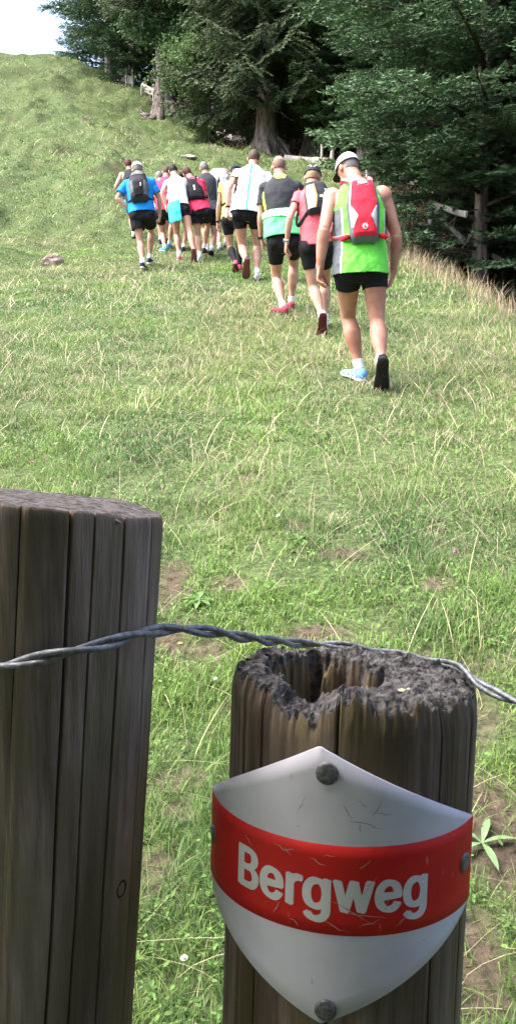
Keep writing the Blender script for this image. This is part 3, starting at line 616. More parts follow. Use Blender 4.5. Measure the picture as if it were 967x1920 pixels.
GF = [53,55,54,53,56,55,52,56,53,64,66,65,64,67,66,52,57,56,51,57,52,51,58,57,51,59,58,50,59,51,50,60,59,50,61,60,49,94,50,94,61,50,94,62,61,49,95,94,93,62,94,92,62,93,49,96,95,92,63,62,91,63,92,49,97,96,48,97,49,91,64,63,91,90,64,90,89,64,89,88,64,88,87,64,87,67,64,48,98,97,48,99,98,47,99,48,47,100,99,46,100,47,46,101,100,86,67,87,46,102,101,45,102,46,85,67,86,45,103,102,45,104,103,84,67,85,44,104,45,44,105,104,83,67,84,43,105,44,43,106,105,82,67,83,43,107,106,81,67,82,42,107,43,42,108,107,80,26,81,26,67,81,41,108,42,41,109,108,79,26,80,41,110,109,78,27,79,27,26,79,78,28,27,25,67,26,41,111,110,77,28,78,40,111,41,40,76,111,76,28,77,76,29,28,40,29,76,40,30,29,39,30,40,39,31,30,39,32,31,38,32,39,38,33,32,38,34,33,37,34,38,37,35,34,36,35,37,24,67,25,24,68,67,23,68,24,23,69,68,9,11,10,9,12,11,9,13,12,22,69,23,9,14,13,22,70,69,8,14,9,8,15,14,21,70,22,8,16,15,7,16,8,20,70,21,7,17,16,20,71,70,7,18,17,19,71,20,7,19,18,7,71,19,6,71,7,6,72,71,5,72,6,4,72,5,4,73,72,3,73,4,3,74,73,2,74,3,2,75,74,1,75,2,1,0,75,129,131,130,129,132,131,128,132,129,128,133,132,128,134,133,127,134,128,127,135,134,126,135,127,126,136,135,126,137,136,125,157,126,157,156,126,156,137,126,155,137,156,154,137,155,125,158,157,154,138,137,153,138,154,125,159,158,124,159,125,152,138,153,124,160,159,152,139,138,151,139,152,124,161,160,123,161,124,123,162,161,150,139,151,150,140,139,123,163,162,149,140,150,122,163,123,149,141,140,122,164,163,148,141,149,122,145,164,145,165,164,148,146,141,146,142,141,147,146,148,121,145,122,121,144,145,165,146,145,165,142,146,166,142,165,166,143,142,120,144,121,167,143,166,120,143,144,120,167,143,120,168,167,119,168,120,119,169,168,118,169,119,118,170,169,183,185,184,182,185,183,182,186,185,118,171,170,117,171,118,181,186,182,117,172,171,180,186,181,180,187,186,179,187,180,117,173,172,178,187,179,116,173,117,178,188,187,116,174,173,177,188,178,176,188,177,116,175,174,175,188,176,116,188,175,116,189,188,115,189,116,115,190,189,114,190,115,114,191,190,114,192,191,113,192,114,113,193,192,112,193,113,194,196,195,194,197,196,210,240,211,240,212,211,240,241,212,241,213,212,226,228,227,226,229,228,210,239,240,242,213,241,243,238,242,238,213,242,210,243,239,243,238,239,210,244,243,237,213,238,210,245,244,236,213,237,210,246,245,235,213,236,234,213,235,210,247,246,233,213,234,210,248,247,194,198,197,209,248,210,233,214,213,225,229,226,232,214,233,209,249,248,194,199,198,231,214,232,231,215,214,224,229,225,209,250,249,208,250,209,208,251,250,230,215,231,194,200,199,230,216,215,223,229,224,207,251,208,194,201,200,230,217,216,222,229,223,206,251,207,194,202,201,230,218,217,221,229,222,205,251,206,194,204,202,204,203,202,230,220,218,220,219,218,220,229,221,204,251,205,194,251,204,230,229,220,305,307,306,305,308,307,304,308,305,316,318,317,316,319,318,304,309,308,303,309,304,303,310,309,303,311,310,302,311,303,302,312,311,302,313,312,301,346,302,346,313,302,346,314,313,301,347,346,345,314,346,344,314,345,301,348,347,344,315,314,343,315,344,301,349,348,300,349,301,343,316,315,343,342,316,342,341,316,341,340,316,340,339,316,339,319,316,300,350,349,300,351,350,299,351,300,299,352,351,298,352,299,298,353,352,338,319,339,298,354,353,297,354,298,337,319,338,297,355,354,297,356,355,336,319,337,296,356,297,296,357,356,335,319,336,295,357,296,295,358,357,334,319,335,295,359,358,333,319,334,294,359,295,294,360,359,332,278,333,278,319,333,293,360,294,293,361,360,331,278,332,293,362,361,330,279,331,279,278,331,330,280,279,277,319,278,293,363,362,329,280,330,292,363,293,292,328,363,328,280,329,328,281,280,292,281,328,292,282,281,291,282,292,291,283,282,291,284,283,290,284,291,290,285,284,290,286,285,289,286,290,289,287,286,288,287,289,276,319,277,276,320,319,275,320,276,275,321,320,261,263,262,261,264,263,261,265,264,274,321,275,261,266,265,274,322,321,260,266,261,260,267,266,273,322,274,260,268,267,259,268,260,272,322,273,259,269,268,272,323,322,259,270,269,271,323,272,259,271,270,259,323,271,258,323,259,258,324,323,257,324,258,256,324,257,256,325,324,255,325,256,255,326,325,254,326,255,254,327,326,253,327,254,253,252,327,373,375,374,373,376,375,373,377,376,373,378,377,373,379,378,373,380,379,373,381,380,372,381,373,364,366,365,364,367,366,371,381,372,370,381,371,369,383,370,383,382,370,382,381,370,368,387,369,387,386,369,386,385,369,385,384,369,384,383,369,368,388,387,368,389,388,364,368,367,364,395,368,395,394,368,394,393,368,393,392,368,392,391,368,391,390,368,390,389,368,364,396,395,364,397,396,415,417,416,415,418,417,414,418,415,414,419,418,414,420,419,413,420,414,413,421,420,412,421,413,412,422,421,412,423,422,411,443,412,443,442,412,442,423,412,441,423,442,440,423,441,411,444,443,440,424,423,439,424,440,411,445,444,410,445,411,438,424,439,410,446,445,438,425,424,437,425,438,410,447,446,409,447,410,409,448,447,436,425,437,436,426,425,409,449,448,435,426,436,408,449,409,435,427,426,408,450,449,434,427,435,408,431,450,431,451,450,434,432,427,432,428,427,433,432,434,407,431,408,407,430,431,451,432,431,451,428,432,452,428,451,452,429,428,406,430,407,453,429,452,406,429,430,406,453,429,406,454,453,405,454,406,405,455,454,404,455,405,404,456,455,469,471,470,468,471,469,468,472,471,404,457,456,403,457,404,467,472,468,403,458,457,466,472,467,466,473,472,465,473,466,403,459,458,464,473,465,402,459,403,464,474,473,402,460,459,463,474,464,462,474,463,402,461,460,461,474,462,402,474,461,402,475,474,401,475,402,401,476,475,400,476,401,400,477,476,400,478,477,399,478,400,399,479,478,398,479,399,480,555,481,555,482,481,555,483,482,555,484,483,555,485,484,555,486,485,555,487,486,555,554,487,554,488,487,480,538,555,553,488,554,552,488,553,552,489,488,551,489,552,550,489,551,550,490,489,549,490,550,549,491,490,548,491,549,548,492,491,547,492,548,546,492,547,546,493,492,545,493,546,545,494,493,544,494,545,544,495,494,543,495,544,543,496,495,542,496,543,541,496,542,541,497,496,540,497,541,539,497,540,539,498,497,480,537,538,537,539,538,537,498,539,537,499,498,537,500,499,537,501,500,537,502,501,537,503,502,537,504,503,537,505,504,537,536,505,536,535,505,535,506,505,480,520,537,534,506,535,533,506,534,533,507,506,532,507,533,531,507,532,531,508,507,530,508,531,529,508,530,529,509,508,528,509,529,528,510,509,527,510,528,526,510,527,526,511,510,525,511,526,525,512,511,524,512,525,524,513,512,523,513,524,522,513,523,522,514,513,521,514,522,480,521,520,480,514,521,480,515,514,480,516,515,480,517,516,480,518,517,480,519,518]
GV = np.array(GV, float).reshape(-1, 2)/1000
GT = GV[np.array(GF).reshape(-1, 3)]
for _ in range(2):      # split every triangle in four, twice, so that the letters can follow the bend
    a_, b_, c_ = GT[:, 0], GT[:, 1], GT[:, 2]; ab, bc, ca = (a_+b_)/2, (b_+c_)/2, (c_+a_)/2
    GT = np.concatenate([np.stack([a_, ab, ca], 1), np.stack([ab, b_, bc], 1), np.stack([ca, bc, c_], 1), np.stack([ab, bc, ca], 1)])
GQ = GT.reshape(-1, 2); x0, x1 = GQ[:, 0].min(), GQ[:, 0].max(); capH = .727
TX0, TX1, CAPH = -.0550, .0580, .0330
LV = np.vstack([np.array([sgn(TX0+(gx_+ox_-x0)/(x1-x0)*(TX1-TX0), -.0115+(gy_+oy_)/capH*CAPH, .00042+ol_*.5)[0]-so_ for gx_, gy_ in GQ]) for ox_, oy_, ol_ in ((0, 0, .00008), (.018, .008, 0), (-.018, -.008, .00004), (.034, 0, .00002), (-.034, 0, .00006), (-.02, .016, .0001), (.02, -.016, .00012))])
tm = np_mesh('lettering', LV, [np.arange(len(LV)).reshape(-1, 3)], [M_letter], smooth=False)
lo_ = obj('lettering', tm, sign)
# wear: pale scratches on the band, grey scuffs on the white
def scratch(s0, t0, s1, t1, w_, m, nm, out=.0011):
    k_ = np.linspace(0, 1, 7); sv = s0+(s1-s0)*k_+rng.normal(0, .0004, 7); tv = t0+(t1-t0)*k_+rng.normal(0, .0004, 7)
    dn = unit([-(t1-t0), s1-s0]); wv = w_*np.sin(np.pi*np.clip(k_, .05, .95))*rng.uniform(.5, 1.2, 7)
    Vv = [sgn(a_+dn[0]*b_, c_+dn[1]*b_, out)[0]-so_ for a_, c_, b_ in zip(sv, tv, wv)]+[sgn(a_-dn[0]*b_, c_-dn[1]*b_, out)[0]-so_ for a_, c_, b_ in zip(sv, tv, wv)]
    return np.array(Vv), np.array([(i_+7, i_+8, i_+1, i_) for i_ in range(6)])
M_scr = mat('pale_scratch', (.55, .30, .28), .8); M_scuff = mat('grey_scuff', (.30, .30, .32), .8)
mb = MB()
for s0, t0, s1, t1 in [(-.028, .022, -.019, .017), (-.022, .020, -.016, .020), (-.008, .019, .0, .015), (.0, .018, .006, .020), (.018, .012, .024, .017), (.006, -.006, .030, -.020), (.010, -.012, .034, -.014), (-.02, -.019, -.012, -.022), (.02, -.021, .03, -.015),
                       (.036, -.005, .030, -.013), (-.05, .020, -.046, .014), (.03, .009, .022, -.002), (.046, -.015, .04, -.021), (-.03, -.02, -.025, -.014), (.0, -.018, .012, -.022)]:
    mb = MB(); mb.add(*scratch(s0+rng.normal(0, .001), t0+rng.normal(0, .001), s1+rng.normal(0, .001), t1+rng.normal(0, .001), .0003, M_scr, 'x')); mb.build('scratch', M_scr, sign)
pass
mb = MB()
for s0, t0, s1, t1 in [(.008, .050, .014, .040), (.016, .052, .022, .048), (.010, .041, .03, .036), (-.012, .052, -.016, .040), (.024, .045, .036, .043), (.018, .040, .018, .033), (.03, .052, .024, .042), (-.006, -.052, -.005, -.056), (.058, -.033, .0595, -.034), (-.016, .034, -.0155, .033)]:
    mb = MB(); mb.add(*scratch(s0, t0, s1, t1, .0003, M_scuff, 'x', .0004)); mb.build('scuff', M_scuff, sign)
pass
for s_, t_, r_ in [(-.0005, .0655, .0062), (-.0925, .001, .0055), (.0935, .001, .0058), (.0025, -.0695, .0062)]:
    p_, n_ = sgn(s_, t_, .0003); mb = MB(); mb.path([p_-n_*.004, p_+n_*.0006, p_+n_*.0011, p_+n_*.0013], [r_, r_, r_*.75, r_*.2], 20); mb.build('nail', M_nail, sign, off=so_)

# ------------------------------------------------------------------ twisted fence wire
wp = np.array([P(*a_) for a_ in [(-420, 1330, .50), (-220, 1292, .475), (-60, 1262, .462), (0, 1250, .457), (60, 1238, .4535), (130, 1222, .4535), (200, 1207, .462), (250, 1192, .475), (285, 1184, .492), (330, 1180, .51), (390, 1184, .53), (450, 1194, .56), (510, 1202, .60), (570, 1207, .632), (640, 1211, .636),
                               (720, 1224, .636), (800, 1238, .628), (850, 1249, .622), (875, 1263, .614), (900, 1284, .600), (932, 1301, .588), (967, 1315, .575), (1060, 1345, .55), (1200, 1372, .50), (1400, 1400, .46)]])
wc = spl(wp, 24); T = np.gradient(wc, axis=0); T /= np.linalg.norm(T, axis=1)[:, None]
arc = np.concatenate([[0], np.cumsum(np.linalg.norm(np.diff(wc, axis=0), axis=1))])
U = np.cross(T, [0, 0, 1]); U /= np.linalg.norm(U, axis=1)[:, None]; Wv = np.cross(T, U)
wire = empty('twisted_wire', wc[0]); tag(wire, 'twisted two-strand galvanised fence wire running past both posts', 'wire')
for ph in (0, PI):
    a_ = arc/.040*2*PI*.5+ph; rr = .0020
    mb = MB(); mb.path(wc+U*(np.cos(a_)*rr)[:, None]+Wv*(np.sin(a_)*rr)[:, None], .0019, 8); mb.build('strand', M_steel, wire, off=wc[0])
# ------------------------------------------------------------------ trees
def bark(name, c1, c2, sc=14, st=(1, 1, .18)):
    m = mat(name, rough=.95, spec=.1); vary(m, c1, c2, sc, 8, stretch=st, bump=1.0, bscale=sc*2.2, dist=.03, lo=.38, hi=.64); return m
M_bark = bark('spruce_bark', (.10, .08, .072), (.30, .255, .235))
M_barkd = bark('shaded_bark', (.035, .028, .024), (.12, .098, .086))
M_barkp = bark('pale_bark', (.16, .145, .13), (.36, .34, .31), 20)
M_twig = mat('dead_twig', (.17, .145, .12), .9); 
M_fol = attrmat('needle_foliage', .6, .25, .12)
M_leaf = attrmat('broad_foliage', .5, .3, .35)
class Sprays:
    """many small flat leaf faces gathered as arrays"""
    def __init__(s): s.c = []; s.d = []; s.w = []; s.col = []
    def put(s, c, d, w, col): s.c.append(c); s.d.append(d); s.w.append(w); s.col.append(col)
    def mesh(s, name, m, bend=.12, extra=()):
        c = np.vstack(s.c); d = np.vstack(s.d); w = np.vstack(s.w); col = np.vstack(s.col); n = len(c)
        nn = np.cross(d, w); ln = np.linalg.norm(d, axis=1)[:, None]; nn /= np.linalg.norm(nn, axis=1)[:, None]+1e-9
        V = np.zeros((n, 4, 3), np.float32)
        V[:, 0] = c; V[:, 1] = c+d*.5+w+nn*ln*bend; V[:, 2] = c+d; V[:, 3] = c+d*.5-w+nn*ln*bend
        b = (np.arange(n)*4)[:, None]
        f = np.vstack([b+np.array([[0, 1, 2]]), b+np.array([[0, 2, 3]])])
        V = V.reshape(-1, 3); cols = np.repeat(col, 4, 0); fs = [f]; mi = [np.zeros(len(f))]; ms = [m]; qs = []
        f3 = [f]; f4 = []; i3 = [np.zeros(len(f), int)]; i4 = []; n_ = len(V); Vs = [V]; cs = [cols]
        for (Ve, q4_, t3_), em in extra:      # the wood that carries the foliage
            ms.append(em); k_ = len(ms)-1; Vs.append(Ve); cs.append(np.zeros((len(Ve), 3)))
            if len(q4_): f4.append(q4_+n_); i4.append(np.full(len(q4_), k_))
            if len(t3_): f3.append(t3_+n_); i3.append(np.full(len(t3_), k_))
            n_ += len(Ve)
        fl = [np.vstack(f3)]+([np.vstack(f4)] if f4 else [])
        return np_mesh(name, np.vstack(Vs), fl, ms, np.concatenate(i3+i4), smooth=False, cols=np.vstack(cs))
def rot_to(a):
    a = unit(a); s = unit(np.cross(a, [0, 0, 1.]) if abs(a[2]) < .95 else [1, 0, 0]); return a, s, np.cross(s, a)
def conifer(h, L0, hb, whorl, seed, sp, wd, step, droop, hang, c_in, c_out, dens=1.0, hfull=99, trunk_r=.26, flare=1.6, upf=.12, lowf=.42):
    """returns trunk, branch and foliage meshes. h height, L0 longest bough, hb lowest bough; sp spray length, wd half width, step spacing; hang 1 = twigs hang"""
    r_ = np.random.default_rng(seed)
    S = Sprays(); tb = MB(); bb = MB(); db = MB()
    zs = np.linspace(-.5, h, 36); fl = 1+flare*np.exp(-np.clip(zs, 0, 9)/.55)
    rad = trunk_r*fl*np.clip(1-zs/h, .03, 1)**.8
    n = 26; th = np.arange(n)*2*PI/n
    Vv = []
    for z_, r0_ in zip(zs, rad):
        lob = 1+.22*(fl[0]-1)*np.exp(-max(z_, 0)/.5)*np.sin(th*4+seed)*.5+.05*(vn(th*3, 0*th+z_*1.5, seed)-.5)+.05*np.sin(th*9+z_)
        Vv.append(np.stack([np.cos(th)*r0_*lob, np.sin(th)*r0_*lob, 0*th+z_], -1))
    Vv = np.array(Vv).reshape(-1, 3); i = np.arange(35)[:, None]*n; j = np.arange(n)[None]; k = (j+1) % n
    tb.add(Vv, np.stack([i+j, i+k, i+n+k, i+n+j], -1).reshape(-1, 4))
    z = hb; zi = 0
    while z < min(h*.97, hfull):
        fr = z/h
        L_ = L0*(1-fr)**.75*float(np.interp(z-hb, [0, 3.6], [lowf, 1]))
        nb = max(3, int(whorl*(1-.35*fr)+r_.normal(0, .6)))
        a0 = r_.uniform(0, 2*PI)
        for b_ in range(nb):
            az = a0+2*PI*b_/nb+r_.normal(0, .16); Lb = L_*r_.uniform(.68, 1.15); zz = z+r_.normal(0, .12)
            dirh = np.array([math.cos(az), math.sin(az), 0])
            e0 = upf+r_.normal(0, .09)
            t = np.linspace(0, 1, 15)
            pts = np.stack([dirh[0]*t*Lb, dirh[1]*t*Lb, zz+Lb*(e0*t-droop*t**2+(droop*.62)*t**3.2)], -1)
            side = np.array([-dirh[1], dirh[0], 0]); pts += side[None]*(Lb*.10*r_.normal()*t**2)[:, None]
            br = .018+.012*Lb
            bb.path(pts, br*(1-t*.9), 5, cap=False)
            ns_ = max(4, int(Lb/(.16/dens)))
            ts = np.linspace(.16, 1.0, ns_)+r_.normal(0, .01, ns_)
            shade = .5
            for ti, tt in enumerate(ts):
                tt = min(tt, .995); c0 = np.array([np.interp(tt, t, pts[:, q_]) for q_ in range(3)])
                tang = unit(np.array([np.interp(min(tt+.04, 1), t, pts[:, q_])-np.interp(tt-.04, t, pts[:, q_]) for q_ in range(3)]))
                for sg in (-1, 1):
                    l2 = Lb*.40*(1-tt)**.65*(.35+.65*min(1, tt/.45))+.16; l2 *= r_.uniform(.55, 1.2)
                    if r_.random() < .10: continue
                    ang = r_.uniform(.7, 1.1)
                    d2 = unit(tang*math.cos(ang)+side*sg*math.sin(ang)+np.array([0, 0, r_.normal(.04, .12)-hang*.45]))
                    m_ = max(2, int(l2/step)); u_ = (np.arange(m_)+.5)/m_
                    q0 = c0+d2*(u_*l2)[:, None]+np.array([0, 0, 1.])*(-hang*.55*l2*u_**1.6+.05*l2*u_**2)[:, None]
                    d2n, s2, n2 = rot_to(d2)
                    for sg2 in (-1, 1, 0):
                        mm = m_ if sg2 else max(1, m_//2)
                        qq = q0 if sg2 else q0[::2][:mm]
                        mm = len(qq)
                        dd = d2n*(.62 if sg2 else .8)+s2*(.66*sg2)+n2*(.0 if sg2 else .45); dd = dd[None]+r_.normal(0, .22, (mm, 3)); dd[:, 2] -= hang*.5
                        dd /= np.linalg.norm(dd, axis=1)[:, None]; dd *= (sp*r_.uniform(.65, 1.25, mm))[:, None]
                        ww = np.cross(dd, n2+r_.normal(0, .45, (mm, 3))); ww /= np.linalg.norm(ww, axis=1)[:, None]; ww *= wd*r_.uniform(.7, 1.2, mm)[:, None]
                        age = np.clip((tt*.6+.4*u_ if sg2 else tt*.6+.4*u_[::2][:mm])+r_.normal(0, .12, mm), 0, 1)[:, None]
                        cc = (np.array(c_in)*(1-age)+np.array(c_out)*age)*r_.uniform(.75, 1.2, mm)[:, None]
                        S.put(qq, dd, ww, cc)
        z += r_.uniform(.26, .42)/(.75+.25*dens)*(1+.4*fr); zi += 1
    # dead lower branches
    for k_ in range(10):
        az = r_.uniform(0, 2*PI); zz = r_.uniform(.6, max(hb+1.5, 1.5)); Lb = r_.uniform(.5, 1.9)
        t = np.linspace(0, 1, 7); p_ = np.stack([np.cos(az)*t*Lb, np.sin(az)*t*Lb, zz+Lb*(-.1*t-.35*t**2)], -1)+np.cumsum(r_.normal(0, .03*Lb, (7, 3)), 0)*t[:, None]
        db.path(p_, .016*(1-t*.85), 5, cap=False)
        for q_ in (3, 4, 5):
            e_ = p_[q_]+r_.normal(0, .28, 3)*Lb*.5; db.path([p_[q_], (p_[q_]+e_)/2+r_.normal(0, .03, 3), e_], [.007, .005, .002], 4, cap=False)
    return tb.arrays(), bb.arrays(), db.arrays(), S
def mesh3(arr, name, m):
    V, a_, b_ = arr; return np_mesh(name, V, [a_, b_], [m])
# fir: broad flat dense sprays; spruce: hanging, thinner
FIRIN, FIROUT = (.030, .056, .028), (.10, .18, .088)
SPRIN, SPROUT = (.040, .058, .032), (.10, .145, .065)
def proto(kind, args, barkm):
    t_, b_, d_, S = conifer(**args)
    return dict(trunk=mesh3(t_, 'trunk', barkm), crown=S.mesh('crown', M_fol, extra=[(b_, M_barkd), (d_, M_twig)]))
PR = {}
PR['firA'] = proto('fir', dict(h=19, L0=4.3, hb=.5, trunk_r=.13, flare=.35, whorl=6, seed=11, sp=.115, wd=.022, step=.045, droop=.30, hang=.12, c_in=FIRIN, c_out=FIROUT, dens=1.0), M_bark)
PR['firB'] = proto('fir', dict(h=21, L0=4.8, hb=1.9, whorl=6, seed=12, sp=.125, wd=.024, step=.052, droop=.36, hang=.2, c_in=FIRIN, c_out=(.09, .16, .078), dens=.9), M_bark)
PR['spruceA'] = proto('spruce', dict(h=24, L0=4.6, hb=1.75, whorl=6, seed=13, sp=.16, wd=.028, step=.065, lowf=.85, droop=.55, hang=.75, c_in=SPRIN, c_out=SPROUT, dens=.8, trunk_r=.34, flare=.75), M_bark)
PR['spruceB'] = proto('spruce', dict(h=26, L0=4.9, hb=2.0, whorl=6, seed=14, sp=.17, wd=.030, step=.07, lowf=.8, droop=.5, hang=.6, c_in=SPRIN, c_out=(.092, .142, .070), dens=.75, trunk_r=.36, flare=1.0), M_bark)
PR['spruceC'] = proto('spruce', dict(h=25, L0=4.4, hb=3.9, whorl=6, seed=15, sp=.17, wd=.030, step=.07, lowf=.7, droop=.5, hang=.65, c_in=SPRIN, c_out=SPROUT, dens=.75, trunk_r=.34, flare=1.0), M_bark)
print('crown tris', {k: len(v['crown'].polygons) for k, v in PR.items()})
def broadleaf(h, R_, seed, hb, leaf, nleaf, cols, trunk_r=.16, lean=(0, 0), bk=None):
    r_ = np.random.default_rng(seed); tb = MB(); bb = MB(); S = Sprays()
    t = np.linspace(0, 1, 14); ax_ = np.stack([lean[0]*t*h+.15*np.sin(t*5+seed), lean[1]*t*h+.1*np.sin(t*4), -.4+t*(h*.92+.4)], -1)
    tb.path(ax_, trunk_r*(1-.85*t)*(1+.7*np.exp(-t*14)), 14)
    tips = []
    for k_ in range(15):
        tt = r_.uniform(hb/h, .95); c0 = np.array([np.interp(tt, t, ax_[:, q_]) for q_ in range(3)])
        az = k_*2.4+r_.normal(0, .3); Lb = R_*(1.15-.55*abs(tt-.55)*2)*r_.uniform(.7, 1.1)
        u_ = np.linspace(0, 1, 9); e = r_.uniform(.15, .6)
        p_ = c0+np.stack([np.cos(az)*u_*Lb, np.sin(az)*u_*Lb, Lb*(e*u_-.25*u_**2)], -1)+np.cumsum(r_.normal(0, .05, (9, 3)), 0)*u_[:, None]
        bb.path(p_, trunk_r*.35*(1-.9*u_)+.006, 6, cap=False)
        for q_ in range(2, 9):
            for s_ in range(3):
                e2 = p_[q_]+unit(r_.normal(0, 1, 3)+np.array([0, 0, .1]))*Lb*r_.uniform(.12, .34)
                bb.path([p_[q_], (p_[q_]+e2)/2+r_.normal(0, .04, 3), e2], [.014, .009, .004], 4, cap=False); tips.append(e2); tips.append((p_[q_]+e2)/2)
    tips = np.array(tips); pick = r_.integers(0, len(tips), nleaf)
    c = tips[pick]+r_.normal(0, R_*.085, (nleaf, 3))
    d = r_.normal(0, 1, (nleaf, 3)); d[:, 2] = d[:, 2]*.4-.25; d /= np.linalg.norm(d, axis=1)[:, None]; d *= (leaf*r_.uniform(.6, 1.3, nleaf))[:, None]
    w_ = np.cross(d, r_.normal(0, .45, (nleaf, 3))+np.array([0, 0, 1.])); w_ /= np.linalg.norm(w_, axis=1)[:, None]; w_ *= leaf*.36
    m_ = r_.random(nleaf)[:, None]; S.put(c, d, w_, (np.array(cols[0])*m_+np.array(cols[1])*(1-m_))*r_.uniform(.7, 1.2, nleaf)[:, None])
    V, a_, b_ = tb.arrays(); V2, a2, b2 = bb.arrays()
    return dict(trunk=np_mesh('trunk', V, [a_, b_], [bk or M_barkd]), crown=S.mesh('crown', M_leaf, .2, extra=[((V2, a2, b2), M_barkd)]))
PR['maple'] = broadleaf(5.6, 1.5, 5, 3.0, .15, 9000, ((.16, .26, .13), (.10, .18, .08)), .09)
PR['beech'] = broadleaf(12.5, 4.6, 8, 4.6, .20, 26000, ((.07, .105, .045), (.045, .07, .032)), .17, bk=M_barkp)
PR['sapling'] = broadleaf(4.2, 1.6, 9, .9, .12, 8000, ((.12, .20, .075), (.08, .14, .05)), .05)
def tree(kind, name, x, y, s, rz, label, cat, group=None, sz=1.0):
    o = empty(name, (x, y, Hs(x, y)-.05), rz); o.scale = (s, s, s*sz)
    tag(o, label, cat, group)
    for part, nm in (('trunk', 'trunk'), ('branches', 'branches'), ('dead', 'dead_branches'), ('crown', 'crown')):
        if part in PR[kind]: obj(nm, PR[kind][part], o)
    return o
G1 = 'dark conifers along the right edge of the pasture'; G2 = 'conifers at the head of the pasture'; G3 = 'dim conifers deeper in the forest'
near = [('firA', 4.05, 16.6, 1.0, .3, 'dense fir whose low boughs overhang the broken fence on the right'),
        ('firB', 6.6, 14.2, 1.0, 1.7, 'fir at the right border of the view with its trunk out of frame'),
        ('firA', 5.6, 20.5, 1.0, 2.6, 'blue-green fir rising behind the red backpack and the pale cap'),
        ('firB', 5.6, 26.0, 1.05, 4.1, 'tall fir beside the leaning grey fence post'),
        ('firA', 8.6, 19.0, 1.1, 5.0, 'fir at the far right with a chink of sky in its crown'),
        ('firB', 9.2, 25.0, 1.1, .9, 'dark fir behind the right-hand boughs')]
for k_, x_, y_, s_, r_, lb in near: tree(k_, 'fir_tree', x_, y_, s_, r_, lb, 'fir tree', G1)
for x_, y_, s_, r_, lb in [(4.5, 18.6, .36, 1.0, 'young fir in the shade just behind the thin right-hand trunk'), (5.5, 19.2, .42, 3.0, 'young fir in the shade at the right edge of the view'), (5.2, 16.6, .30, 5.0, 'smallest fir, low in the shade right of the thin trunk')]: tree('firA', 'young_fir', x_, y_, s_, r_, lb, 'young fir', 'young firs below the tall firs')
big = tree('spruceA', 'spruce_tree', .30, 33.0, 1.0, 1.1, 'massive spruce with exposed roots, right behind the man with the teal-striped shirt', 'spruce tree', G2)
lefts = tree('spruceC', 'spruce_tree', -4.0, 39.6, 1.05, 2.2, 'tall spruce with roots gripping the slope near the skyline fence', 'spruce tree', G2)
head = [('spruceB', 2.1, 34.5, .92, 3.3, 'split-trunk spruce between the massive spruce and the firs'),
        ('spruceC', -1.6, 42.0, 1.0, 4.0, 'spruce in the gap between the two rooted spruces'),
        ('firA', -6.2, 45.5, 1.0, 5.5, 'fir beside the bright gap at the skyline fence'),
        ('firB', 3.6, 31.0, 1.0, 2.0, 'fir standing just right of the split-trunk spruce')]
for k_, x_, y_, s_, r_, lb in head: tree(k_, 'fir_tree' if 'fir' in k_ else 'spruce_tree', x_, y_, s_, r_, lb, 'fir tree' if 'fir' in k_ else 'spruce tree', G2)
tree('beech', 'broadleaf_tree', -7.55, 46.5, 1.0, .6, 'leafy tree with a pale trunk, its ragged left branches against the white sky', 'broadleaf tree')
tree('maple', 'young_maple', -3.85, 38.2, 1.05, 1.0, 'young maple with pale green leaves in front of the left rooted spruce', 'young maple')
tree('sapling', 'sapling', -1.75, 34.3, 1.15, 2.0, 'light green sapling hanging over the low crooked rail', 'sapling')
deep = []
rr_ = np.random.default_rng(77)
for (x_, y_) in [(-1.5, 46), (1.5, 42), (4.6, 39), (7, 34), (10, 31), (12.5, 24), (12, 18), (10, 14), (-4.5, 50), (-8.3, 53), (5.5, 46), (9.5, 39), (13, 32), (16, 26), (16, 18), (1.5, 51), (-2.5, 56), (6, 55), (14, 42), (19, 33), (20, 24), (13.5, 11)]:
    deep.append((['spruceB', 'firB', 'firA'][rr_.integers(0, 3)], x_+rr_.normal(0, .3), y_+rr_.normal(0, .3), rr_.uniform(.95, 1.25), rr_.uniform(0, 6)))
for k_, x_, y_, s_, r_ in deep:
    tree(k_, 'forest_tree', x_, y_, s_, r_, 'dim conifer filling the shade behind the front trees', 'conifer', G3)
# the trees at the photographer's back: they shade the posts and the sign
for k_, x_, y_, s_, r_, lb in [('firB', -2.2, -2.4, .9, 2, 'fir behind the fence on the camera side, left of the gap'), ('firA', 2.6, -3.0, .85, 1, 'fir behind the fence on the camera side, right of the gap'), ('firB', -.3, -4.6, 1, 4, 'fir farthest behind the fence on the camera side')]:
    tree(k_, 'fir_tree', x_, y_, s_, r_, lb, 'fir tree', 'firs at the back of the camera')
